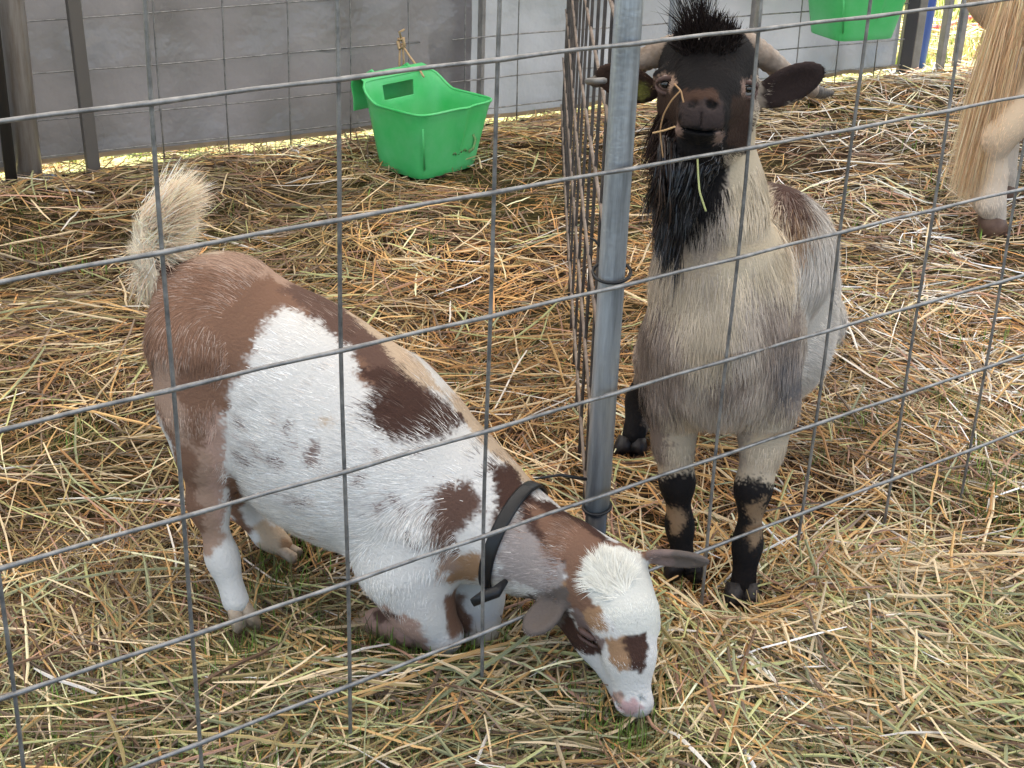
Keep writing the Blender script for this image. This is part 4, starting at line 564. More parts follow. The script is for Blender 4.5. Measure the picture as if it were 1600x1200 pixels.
 'blaze': '197,1666,187 146,1622,186 200,1659,180 166,1684,225 206,1638,149 160,1606,160 163,1667,222 186,1629,183 121,1646,209 135,1627,188 121,1663,226 146,1616,179 111,1650,211 146,1644,210 169,1650,208 113,1640,196 163,1609,168 127,1626,182 204,1638,164 176,1671,215 206,1635,142 193,1644,186 142,1612,169 185,1680,209 120,1633,189 106,1651,210 197,1628,167 130,1637,200 181,1611,160 149,1659,222 176,1626,187 170,1606,156 146,1613,174 110,1647,207 194,1684,195 210,1645,132 164,1605,155 156,1639,204 139,1656,222 177,1694,220 107,1657,218 104,1664,225 194,1618,153 128,1629,187 190,1615,155 114,1644,203 167,1606,156 156,1673,227 179,1609,154 135,1617,174 205,1631,139 153,1620,185 111,1667,229 183,1678,211 176,1608,158 183,1615,167 186,1612,154 200,1649,179 121,1629,181 139,1678,232 116,1654,218 206,1642,160 167,1618,183 147,1608,163 182,1659,203 140,1619,179 156,1605,153 139,1687,234 114,1641,198 188,1613,153 200,1623,143 190,1688,204 139,1680,232 135,1680,233 121,1670,230 203,1627,139 195,1620,153 148,1685,232 163,1691,227 153,1694,231 121,1667,229 113,1637,189 150,1608,166 159,1694,229 174,1606,153 116,1640,197 132,1622,177 161,1694,228 168,1691,225 173,1694,222 114,1648,210 178,1641,196 118,1663,226 114,1658,221 181,1691,218 182,1686,214 194,1618,149 150,1687,231 118,1631,181 139,1615,173 153,1691,231 160,1680,228 193,1691,199 118,1634,188 125,1677,233 135,1677,232 186,1686,210 173,1691,222 159,1691,229 204,1631,146 200,1663,180 132,1620,174 193,1693,200 187,1691,212 207,1639,139 207,1639,135 149,1607,160 180,1680,215 192,1691,202 132,1625,184 107,1655,216 111,1666,227 133,1622,180 135,1620,178 189,1616,158 125,1631,188 128,1677,233 132,1624,181 163,1638,201 132,1674,231 149,1608,164 153,1606,160 209,1645,149 155,1605,154 207,1639,132 111,1655,217 111,1644,202 177,1608,153 191,1614,149 117,1637,192 161,1691,228 107,1660,222 210,1645,135 174,1608,160 118,1667,229 153,1607,163 206,1635,135 197,1621,149',
 'pinktan': '-141,1690,104 -119,1727,36 -189,1787,11 -396,1762,370 -154,1699,97 -147,1748,30 -160,1760,23 -147,1696,91 -152,1753,41 -148,1750,41 -407,1772,265 -404,1778,237 -397,1765,307 -162,1695,118 -408,1773,261 -405,1776,252 -194,1810,39 -395,1763,372 -203,1800,29 -113,1699,65 -134,1745,22 -398,1773,273 -404,1761,370 -400,1765,293 -399,1780,256 -184,1781,27 -407,1767,275 154,1601,49 -136,1689,99 -117,1707,54 -393,1764,338 -109,1716,38 -197,1796,33 -157,1703,92 -142,1700,79 -134,1694,83 -398,1762,347 -124,1687,100 -120,1700,65 -120,1694,76 -405,1762,300 -182,1780,17 -393,1766,321 -198,1802,35 -110,1699,63 -109,1709,45 -407,1774,223 -398,1769,282 -404,1778,198 -126,1703,64 -169,1768,30 -407,1760,356 -168,1699,118 -407,1762,321 -400,1781,216 -393,1765,335 -196,1790,23 -390,1763,356 -405,1776,223 -131,1688,100 160,1597,58 -175,1706,116 -403,1763,314 -405,1776,209 -407,1761,342 -407,1776,240 151,1606,55 -120,1688,97 -400,1763,335 -394,1762,356 -188,1787,32 158,1598,63 -131,1687,104 -405,1762,331 -175,1776,36 159,1595,51 -403,1763,303 -114,1714,44 -192,1815,39 -176,1774,27 -204,1799,27 157,1596,48 151,1611,44 -400,1763,342 -192,1787,20 -115,1710,50 151,1610,41 157,1597,51 -201,1813,34 -187,1816,39 -199,1815,36 -176,1774,23 156,1600,58 154,1603,48 -400,1775,265 -175,1709,112 155,1600,48 -138,1687,111 -398,1762,377 150,1614,41',
 'cream': '-68,1866,353 -39,1824,325 -77,1841,364 -376,1972,72 -140,1827,413 -64,1845,349 -148,1883,420 -377,1966,43 -67,1869,350 -185,1880,442 -217,1902,459 -178,1896,435 -20,1837,309 -162,1852,428 -151,1852,423 -364,1977,70 -379,1967,62 24,1796,276 -108,1845,392 5,1813,290 -152,1841,422 -129,1869,410 -53,1817,336 -362,1964,41 -61,1835,346 -135,1859,415 -162,1894,426 -173,1883,434 24,1785,277 -320,1776,199 -74,1845,360 -117,1859,401 -353,1987,64 17,1806,280 -389,1969,48 -76,1848,362 -362,1965,51 4,1810,291 -346,1988,56 -364,1973,67 -28,1810,315 -148,1890,419 -70,1852,357 -364,1990,74 -211,1894,457 -126,1827,403 -250,1743,380 -83,1862,369 -138,1849,416 -372,1970,33 -346,1986,57 -117,1831,397 -233,1915,467 1,1826,291 -27,1815,316 -377,1975,78 -198,1887,449 -115,1855,399 -117,1838,399 -76,1852,362 -121,1866,404 -63,1836,347 -162,1841,427 -49,1827,333 37,1782,268 -137,1887,413 -25,1803,312 -173,1855,434 10,1803,287 -386,1973,83 -4,1803,298 23,1806,275 -10,1813,302 -77,1868,361 26,1799,274 -352,1978,61 -101,1843,386 -50,1831,335 -40,1813,325 -360,1973,64 -390,1970,76 -76,1834,362 -123,1834,403 -9,1803,301 -358,1988,69 -226,1915,462 -12,1799,303 -176,1876,436 27,1785,275 15,1816,281 -137,1834,413 -176,1869,437 -38,1811,323 -221,1915,459 -201,1897,450 -138,1827,411 -124,1824,401',
 'tailcream': '-521,1906,525 -502,1916,552 -536,1922,538 -508,1936,593 -489,1934,588 -516,1924,581 -525,1913,515 -525,1912,517 -485,1939,607 -505,1890,503 -432,1908,550 -494,1929,552 -516,1909,547 -507,1899,516 -512,1907,541 -509,1903,531 -493,1936,549 -531,1927,574 -512,1901,503 -526,1917,563 -519,1912,552 -509,1912,552 -516,1913,557 -425,1915,550 -425,1918,550 -511,1898,499 -512,1901,499 -497,1923,554 -428,1915,550 -513,1901,496 -427,1913,550 -509,1901,524',
 'roan': '30,1698,244 30,1678,216 13,1692,233 42,1668,181 44,1667,202 -8,1709,250 37,1685,232 76,1662,220 54,1677,230 1,1686,207 -1,1701,240 13,1710,253 71,1661,217 9,1711,254 51,1662,181 64,1661,214 70,1657,208 40,1668,198 -15,1698,230 9,1705,248 55,1660,191 48,1664,181 16,1700,245 0,1685,202 54,1680,234 13,1680,202 -16,1707,246 30,1674,181 3,1685,181 58,1669,223 25,1679,214 -1,1688,216 -5,1699,236 65,1656,198 13,1680,184 53,1679,232 30,1691,237 60,1657,186 18,1679,183 43,1682,231 0,1685,191 27,1675,184 21,1678,178 41,1667,195 15,1679,191 65,1666,223 29,1675,177 53,1661,180 62,1670,226 69,1654,191 71,1654,193 -15,1701,237 51,1681,233 -22,1711,251 39,1679,224 65,1659,209 41,1685,233 37,1670,181 73,1657,209 -8,1690,212 73,1658,212 -12,1701,237 41,1688,236 69,1661,215 47,1664,184 73,1654,195 41,1686,234 47,1665,177 19,1678,184 43,1668,176 6,1683,199 62,1673,230 69,1665,223 74,1654,200 69,1663,219 20,1677,195 34,1673,178 47,1680,230 37,1681,227 60,1658,183 65,1656,195 17,1678,188 43,1686,235 76,1655,205 58,1674,229 -1,1686,184 62,1657,188 41,1669,177 65,1656,191',
 'spot': '97,1646,157 -124,1744,342 -279,1724,267 209,1685,224 117,1635,129 196,1689,221 -299,1741,370 -367,1759,309 -180,1727,344 104,1642,149 -312,1734,317 -173,1704,272 95,1654,142 195,1690,223 191,1691,219 191,1692,223 -320,1737,324 -143,1703,274 126,1619,135 223,1688,219 -269,1720,266 -124,1691,223 195,1694,209 124,1621,135 -286,1728,261 -354,1752,310 -324,1738,321 108,1646,125 -260,1730,349 106,1638,153 102,1650,133 213,1692,207 -369,1758,366 99,1644,159 -204,1712,303 123,1627,124 -366,1760,300 103,1641,156 109,1637,145 106,1641,142 112,1643,125 219,1690,216 -152,1707,286 -281,1725,265 111,1645,121 111,1642,128 105,1639,153 -344,1746,328 119,1635,125 -264,1728,342 127,1620,125 106,1647,127 216,1687,232 -271,1726,328 93,1652,149 115,1634,135 102,1651,130 92,1651,152 95,1647,158 116,1639,126 219,1687,233 101,1653,128 -129,1738,337 219,1683,230 198,1692,213 99,1648,146 98,1653,139 -138,1699,264 223,1691,212 130,1616,131 195,1697,225 122,1625,132 -133,1692,239 219,1688,220 219,1684,224 -197,1713,311 96,1648,153 131,1617,121 121,1628,128 133,1615,121 132,1613,136 119,1632,128 111,1635,142 216,1688,220 -265,1724,326 89,1655,149 103,1648,135 95,1647,156 198,1694,209 132,1614,128 219,1686,222 212,1685,229 219,1692,203 96,1652,146 195,1693,212 219,1692,205 198,1694,228 -260,1725,335 101,1650,135 195,1691,216 223,1692,203 120,1635,122',
 'earbrown': '27,1695,146 50,1665,173 48,1641,144 271,1678,225 258,1684,209 28,1636,138 44,1624,132 51,1638,144 34,1644,144 226,1681,227 65,1656,160 84,1661,144 226,1690,205 45,1663,159 69,1655,181 86,1650,163 55,1662,171 41,1683,152 36,1689,148 81,1651,189 82,1651,170 261,1679,218 69,1636,151 25,1642,136 72,1653,188 230,1688,216 64,1641,151 55,1662,163 76,1652,181 43,1672,163 223,1682,229 81,1651,177 237,1685,220 36,1686,151 247,1678,226 77,1678,115 83,1650,164 40,1676,160 79,1669,132 37,1639,141 78,1679,111 83,1650,184 37,1687,149 244,1682,222 81,1650,184 233,1689,205 230,1687,233 62,1660,164 34,1683,156 83,1664,139 81,1671,123 264,1681,212 261,1677,223 83,1649,160 58,1659,177 31,1692,147 74,1682,113 237,1679,230 81,1647,155 30,1691,149 46,1668,168 83,1660,146 226,1686,222 230,1681,232 237,1687,216 76,1684,108 79,1650,163 87,1651,159 261,1680,230 65,1656,177 69,1655,177 77,1675,122 83,1652,153 223,1690,232 83,1650,177 43,1675,159 233,1686,219 37,1681,156 65,1656,184 83,1665,135 78,1672,127 55,1662,167',
 'pink': '163,1600,41 171,1587,41 181,1586,44 173,1588,52 167,1590,37 165,1597,35 188,1588,48 171,1587,44 181,1588,53 160,1600,38 164,1591,51 174,1587,51 165,1591,37 164,1590,44 174,1587,38 177,1589,58 167,1589,48 174,1589,58 177,1587,41 181,1587,41 167,1590,51',
}
COAT_2 = {
 'neckcream': '339,1969,671 326,1964,694 327,1916,547 295,1930,708 398,1985,518 375,1979,563 316,1940,676 364,1941,541 379,1974,550 394,2013,554 385,1972,532 347,1965,641 296,1919,603 371,2032,583 386,2039,580 319,1940,669 289,1914,564 311,1924,624 338,1947,631 331,1925,564 401,1988,515 397,1999,536 389,2020,563 294,1934,702 305,1906,531 332,1927,569 296,1919,634 311,1927,646 311,1948,698 320,1929,617 399,2014,549 292,1933,687 361,1953,564 388,2036,577 389,1962,507 402,1983,499 378,2026,576 380,2027,575 296,1909,549 383,2050,590 303,1936,684 296,1935,690 353,1935,551 299,1905,529 320,1953,690 365,1940,536 310,1903,516 292,1927,673 322,1976,738 316,1913,549 363,1935,529 308,1923,631 319,1965,715 284,1913,713 284,1911,715 362,1936,533 299,1913,561 350,1961,606 390,2048,588 322,1963,702 387,1967,522 401,1985,508 292,1918,620 340,1923,549 313,1915,557 289,1918,638 384,1960,519 348,1929,547 386,2009,560 292,1930,680 296,1922,652 299,1931,676 316,1961,722 417,2000,491 289,1917,582 394,1971,505 301,1920,606 373,2065,600 319,1968,736 375,2002,571 373,2082,608 354,1930,539 310,1922,767 402,2004,534 316,1909,536 315,1959,713 398,1981,512 286,1917,711 350,1966,628 304,1931,670 373,2114,614 409,1990,491 317,1932,767 373,2069,602 290,1923,709 312,1951,703 420,2001,481 300,1936,711 282,1907,718 292,1918,592 308,1948,706 312,1926,760 387,2048,588 350,1972,638 285,1917,592 319,1968,732 317,1960,708 318,1966,729 300,1924,653 318,1935,771 289,1929,701 303,1942,701 282,1912,557 317,1932,771 294,1930,678 315,1931,757 317,1964,732 296,1910,550 329,1981,703 286,1921,707 403,2000,526 291,1923,661 399,1976,499 373,2093,611 289,1931,684 375,1950,529 289,1932,690 316,1929,771 317,1932,774 400,2003,536 314,1928,764 318,1962,709 373,2111,614 373,2054,593 373,2100,612 314,1956,708 292,1933,690 325,1949,676 414,2000,501 325,1910,527 312,1927,757 399,1988,518 402,2012,543 303,1943,704 312,1929,754 289,1925,669 313,1925,767 318,1959,702 341,1925,550 318,1966,722 294,1927,710 377,2023,576 311,1927,755 305,1944,708 290,1924,707 298,1932,712 289,1922,659 292,1926,669 295,1925,715 317,1964,722 305,1944,701 332,1981,697 313,1925,771 318,1935,774 296,1925,662 310,1922,771 318,1964,719 317,1964,729 376,1949,526 292,1922,715 288,1916,715 300,1939,704 387,2013,561 299,1925,659',
 'black': '291,1975,109 198,1978,344 352,1932,53 208,1953,638 275,1936,862 251,1920,634 200,1974,323 216,1946,606 220,2441,92 229,1929,693 369,1914,46 240,1844,798 257,1870,739 243,1876,831 291,1971,88 221,1872,732 197,1933,830 356,1940,141 382,1930,206 211,2426,53 261,1901,842 217,1875,821 225,1938,596 275,1890,827 198,1978,638 220,2454,119 227,2434,106 238,2403,30 227,1941,685 261,1967,60 200,1971,627 289,1957,866 353,1937,116 271,1960,92 232,2421,74 377,1926,197 287,1919,836 271,1922,662 313,1960,834 264,1859,802 247,1918,693 247,1967,162 203,1982,585 214,1911,714 280,1899,728 247,1947,874 385,1920,41 257,1971,75 284,1979,148 265,1879,825 200,1949,848 213,2406,45 197,1981,316 353,1934,196 243,1862,819 266,1892,720 200,1907,821 257,1888,836 189,1971,836 392,1931,102 384,1917,32 255,1864,818 271,1960,85 260,1874,736 279,1945,867 252,1969,149 203,1976,668 243,1878,713 247,2411,50 240,2420,73 250,1922,648 263,1902,706 230,1926,857 264,1901,708 206,1908,830 292,1939,851 280,1962,99 250,1929,680 393,1933,193 247,1845,763 199,1988,298 266,1965,196 282,1904,722 275,1958,63 201,1929,833 225,1960,874 242,1924,617 254,1964,193 266,1853,775 308,1959,846 273,1891,736 256,1853,808 301,1930,822 356,1939,151 394,1935,176 261,1912,698 194,1988,337 237,1927,641 205,1985,690 229,1852,750 239,1915,852 233,1933,662 220,1930,699 346,1941,191 290,1966,65 230,1978,878 250,1932,865 193,1949,834 225,2433,123 185,1937,822 277,1920,699 273,1970,877 283,1973,184 216,2454,99 285,1960,60 236,1978,165 283,1927,696 203,1910,828 241,1969,186 240,1939,869 353,1929,78 210,1958,596 269,1906,706 249,1973,144 299,1925,820 395,1938,171 210,1885,822 366,1923,106 392,1931,100 211,1964,694 392,1941,153 209,2412,36 285,1974,123 211,1960,582 215,1929,850 197,1957,848 262,1882,724 219,1950,680 229,1893,839 259,1846,798 246,1857,748 376,1920,88 263,1888,719 346,1950,170 261,1963,88 254,1919,624 263,1877,739 364,1934,212 277,1930,857 217,1846,762 306,1939,827 267,1902,709 199,1979,306 363,1930,123 206,1974,704 216,1867,815 236,1839,762 203,1898,822 199,1974,857 247,1866,736 356,1936,158 232,2414,134 238,2410,59 279,1924,696 215,1869,745 239,1926,606 275,1910,707 221,1948,677 229,1880,831 208,2415,39 243,1848,754 236,1898,843 232,1931,603 254,1962,183 287,1923,840 250,1898,705 240,1928,655 243,2424,81 396,1939,102 203,1892,818 277,1927,691 359,1936,130 286,1942,859 207,1914,725 204,1876,806 353,1937,200 200,1887,809 229,1861,818 269,1862,774 254,1922,655 264,1966,148 308,1961,846 254,1967,881 228,1882,713 256,1906,846 243,1841,763 221,1864,745 260,1842,788 247,1848,764 387,1926,102 247,1981,106 399,1940,186 396,1937,200 218,1952,867 308,1947,833 249,1974,102 268,1897,714 220,1867,818 247,1842,761 218,1887,718 199,1915,823 289,1915,718 260,1867,816 204,1863,795 206,1876,809 246,1924,689 349,1935,81 231,1913,699 354,1935,169 263,1852,798 263,1859,760 203,1929,721 215,1960,868 268,1927,683 212,1855,763 219,1866,816 268,1919,652 249,1976,98 210,1904,725 217,1878,727 390,1932,172 247,2415,60 212,1866,749 223,1940,659 210,1930,709 243,1923,627 301,1935,714 298,1927,719 283,1900,824 353,1938,118 176,1940,813 300,1928,820 219,1847,799 243,1896,842 176,1943,816 284,1892,815 210,1963,575 224,1916,702 193,1931,821 366,1932,141 215,1844,796 294,1920,720 263,1855,767 278,1922,662 275,1927,683 344,1953,197 347,1946,201 229,1835,771 280,1973,194 236,1855,764 285,1981,193 294,1964,864 248,1965,192 224,2436,123 239,1878,713 218,1946,693 239,1928,596 264,1921,659 211,1883,743 309,1950,711 270,1867,772 202,1904,823 353,1933,183 245,1860,744 274,1881,819 284,1899,822 283,1893,817 268,1859,791 242,1839,762 263,1849,795 277,1972,141 308,1931,797 266,1857,797 214,1953,585 366,1926,183 210,1905,726 262,1847,773 306,1946,838 351,1925,25 252,1864,744 198,1894,809 203,1888,815 350,1940,108 284,1888,811 310,1936,816 216,1849,761 266,1854,793 216,1916,843 261,1920,651 199,1986,299 231,2410,142 242,1846,755 200,1985,666 199,1976,337 388,1928,60 250,1852,753 270,1862,781 215,1873,819 265,1879,739 305,1937,826 282,1925,673 264,1917,638 311,1952,828 350,1927,34 291,1912,822 270,1916,698 277,1898,725 247,1978,141 250,1848,757 269,1883,750 392,1939,116 204,1992,704 269,1886,739 243,1964,880 261,1852,768 218,1883,721 233,1981,179 203,1980,677 274,1876,813 288,1981,183 284,1885,805 290,1911,725 274,1908,708 272,1887,753 271,1866,799 273,1888,757 273,1892,729 300,1932,718 243,1862,742 269,1903,710 278,1972,137 212,1856,757 258,1858,810 212,1861,765 184,1940,822 226,1939,588 262,1850,769 269,1869,767 308,1934,813 267,1866,760 263,1846,781 243,1847,799 272,1889,746 207,1912,726 278,1924,670 249,1844,800 269,1885,748 210,1914,717 254,1855,810 236,1866,823 243,1856,747 210,1875,814 277,1906,836 219,1859,764 262,1855,802 240,1866,823 373,1925,186 260,1891,715 209,1908,725 187,1937,822 269,1861,795 249,1976,113 269,1868,807 219,1845,798 178,1976,795 196,1988,309 303,1939,834 224,2434,134 222,1845,799 373,1925,190 213,1857,755 209,1894,739 206,1884,816 215,1849,762 231,1988,179 205,1929,718 252,1902,703 240,1974,880 312,1953,827 359,1936,144 204,1852,781 271,1912,702 206,1920,720 247,1861,818 305,1944,711 262,1879,728 250,1924,859 194,1988,323 263,1899,709 274,1895,725 311,1952,711 196,1928,824 275,1920,655 214,1949,659 305,1926,795 270,1860,788 202,1988,291 269,1860,783 249,1975,99 402,1946,193 286,1907,725 215,1870,816 287,1909,723 225,1837,769 203,1882,810 236,1974,179 362,1937,214 215,1847,799 186,1974,788 202,1911,827 283,1903,728 266,1864,765 267,1862,802 308,1942,827 295,1918,820 275,1896,725 259,1871,742 281,1928,679 259,1847,800 369,1925,190 312,1960,837 251,1854,752 270,1892,723 265,1848,785 240,1864,821 203,1936,719 282,1929,687 279,1879,806 201,1960,855 209,1897,736 206,1863,801 181,1940,820 222,1865,817 225,2429,130 219,1854,752 252,1868,735 268,1869,757 178,1937,815 223,2443,130 243,1835,770 270,1885,751 275,1926,676 210,1910,720 256,1843,769 210,1912,720 245,1836,769 278,1974,200 275,1921,696 247,1837,770 271,1920,657 222,1862,816 288,1904,820 398,1938,190 350,1938,198 270,1887,739 205,1869,802 343,1956,187 249,2413,46 277,1876,805 362,1924,106 212,1862,750 276,1895,730 261,1967,880 278,1925,694 243,1843,797 241,1841,797 275,1962,103 200,1978,305 243,1852,764 197,1922,823 227,1836,769 232,2412,137 305,1934,822 273,1871,807 268,1920,654 219,1848,763 250,1866,739 270,1862,791 249,2413,36 213,1901,722 206,1881,815 288,1911,827 210,1878,818 232,1859,817 387,1925,99 218,1840,770 204,1901,824 263,1848,774 312,1954,711 248,1861,745 282,1883,806 376,1925,186 281,1927,676 247,1855,764 270,1888,736 204,1869,799 293,1915,820 265,1896,713 280,1884,812 186,1967,820 270,1874,815 307,1943,830 254,1866,743 269,1872,814 276,1879,813 209,1860,754 294,1919,823 271,1907,707 281,1891,819 249,1836,772 198,1925,827 272,1890,736 270,1866,774 248,1843,797 240,1925,617 199,1890,809 270,1873,767 259,1853,804 294,1907,799 269,1866,771 243,1845,764 203,1890,817 271,1902,712 205,1890,820 312,1951,826 263,1848,792 272,1883,760 300,1933,715 247,1848,756',
 'flank': '470,2097,565 407,2018,546 447,2043,548 581,2385,271 508,2170,393 474,2111,351 496,2135,333 476,2064,519 462,2046,475 447,2030,459 498,2142,313 477,2139,274 458,2064,559 455,2045,452 459,2101,580 441,2025,517 465,2103,319 568,2370,302 444,2064,576 448,2077,580 497,2161,421 585,2389,288 507,2163,382 458,2099,396 440,2100,595 516,2209,442 471,2072,547 467,2107,312 421,2005,494 552,2370,204 430,2035,556 468,2111,414 494,2144,386 442,2049,563 482,2076,512 428,2028,546 453,2062,564 462,2098,331 514,2198,428 439,2055,571 490,2130,323 427,2021,532 430,2011,488 571,2371,275 459,2098,381 424,2011,508 440,2111,597 427,2007,480 415,2009,522 557,2377,211 443,2086,589 438,2017,473 450,2104,588 429,2009,473 489,2145,407 424,2028,549 486,2141,427 454,2033,494 577,2398,319 436,2114,599 421,2018,532 566,2376,316 481,2132,421 439,2020,449 514,2176,376 409,1997,508 425,2024,540 432,2052,574 437,2016,442 481,2139,281 437,2018,456 450,2041,445 452,2035,466 458,2099,312 437,2042,559 493,2133,353 472,2134,273 444,2030,445 430,2088,597 436,2016,470 434,2014,480 435,2100,598 522,2213,417 564,2380,235 411,2013,533 438,2017,435 410,2003,518 440,2114,597 415,2012,526 412,2002,512 425,2010,501 439,2062,578 561,2377,225 437,2013,431',
 'charcoal': '428,1981,400 424,1978,417 415,1961,393 409,1956,407 386,1929,417 423,1973,403 374,1917,421 419,1964,379 377,1921,431 389,1933,417 384,1925,400 388,1934,426 399,1941,389 393,1939,418 420,1958,343 387,1929,400 403,1944,347 401,1943,365 430,1981,361 411,1950,351 388,1931,410 410,1958,414 372,1915,428 378,1920,417 427,1982,414 422,1963,351 389,1930,389 403,1944,379 414,1954,351 430,1973,338 402,1952,425 403,1944,354 399,1941,354 394,1935,386 398,1939,375 386,1929,410 397,1939,372 402,1949,417 431,1975,344 424,1976,410 424,1964,343 413,1962,415 413,1962,410 425,1974,389 411,1950,347',
 'shoulder': '227,2402,159 352,1914,494 407,1967,446 196,1976,421 379,1923,438 367,1928,498 210,1951,386 200,1974,361 234,1969,246 212,1939,417 379,1922,368 378,1934,481 188,2009,389 219,1939,379 198,1981,470 210,1955,369 417,1988,456 202,1964,386 396,1957,466 226,1918,438 378,1938,491 231,1913,452 360,1906,445 327,1896,369 394,1938,337 420,1979,434 213,1936,424 369,1915,452 415,1974,438 218,1935,487 203,1966,365 220,1983,239 411,1947,326 223,2377,214 208,1981,284 220,1930,473 195,1988,351 207,1977,290 220,2398,221 225,2415,155 224,2431,141 227,2413,149 201,1964,456 215,1956,326 361,1906,421 226,2394,169 306,1888,401 223,2387,183 375,1916,396 202,1971,340 245,1927,339 289,1894,375 334,1894,396 244,1912,379 388,1931,368 392,1955,477 203,1959,466 355,1912,480 389,1939,445 240,1905,428 399,1972,486 356,1902,428 255,2424,50 214,1994,259 420,1955,333 428,1964,323 215,1956,323 208,1946,428 215,1960,305 409,1964,435 413,1990,475 390,1935,351 227,1920,468 191,1995,372 230,1975,225 345,1898,389 212,1956,347 206,1954,480 211,1946,487 240,1939,326 415,1968,424 252,2421,62 204,1974,301 412,1991,480 321,1889,410 233,1912,449 363,1907,431 239,1917,375 217,1969,286 371,1934,500 227,1919,410 193,1995,340 387,1932,358 293,1888,401 378,1920,407 209,1968,298 228,1959,290 233,1974,221 303,1886,414 359,1914,477 231,1969,263 223,1962,289 374,1924,463 330,1895,375 380,1921,379 402,1970,470 207,1963,351 395,1945,432 214,1938,466 383,1928,442 243,1903,445 424,1958,323 231,1923,383 244,1909,393 201,1967,466 313,1894,368 193,1995,431 330,1892,403 236,1938,333 320,1894,375 208,1963,326 369,1912,424 199,1975,361 341,1899,375 430,1984,403 367,1910,407 310,1887,410 239,1907,421 350,1906,472 366,1925,491 415,1971,431 434,1977,330 385,1931,436 214,1941,488 200,1971,470 224,2372,204 390,1956,491 209,1988,277 282,1892,389 357,1906,452 399,1941,343 303,1889,399 388,1935,438 282,1894,382 232,1969,253 299,1886,410 431,1971,330 243,1924,347 225,1981,224 234,1923,369 235,1910,421 211,1960,326 224,1948,329 415,1950,330 415,1985,456 243,1935,329 393,1937,344 303,1893,372 225,1924,477 227,1965,279 239,1914,389 385,1927,368 292,1889,396 324,1891,400 427,1962,327 387,1928,375 388,1950,484 427,1962,319 348,1900,386 210,1962,316 242,1906,407 306,1892,377 226,1978,228 313,1887,414 236,1908,428 402,1973,477 224,2427,151 412,1963,424 225,1962,287 365,1912,456 350,1913,496 229,1975,228 250,2423,71 236,1911,410 374,1917,410 257,2429,50 351,1912,491 413,1986,463 225,1949,323 256,2426,57 225,1924,473 212,1975,285 313,1887,410 237,1912,400 197,1988,463 400,1950,431 375,1936,494 237,1937,333 212,1960,312 213,1942,487 211,1988,274 224,2422,155 225,2422,148 237,1923,361 240,1925,351 412,1988,473',
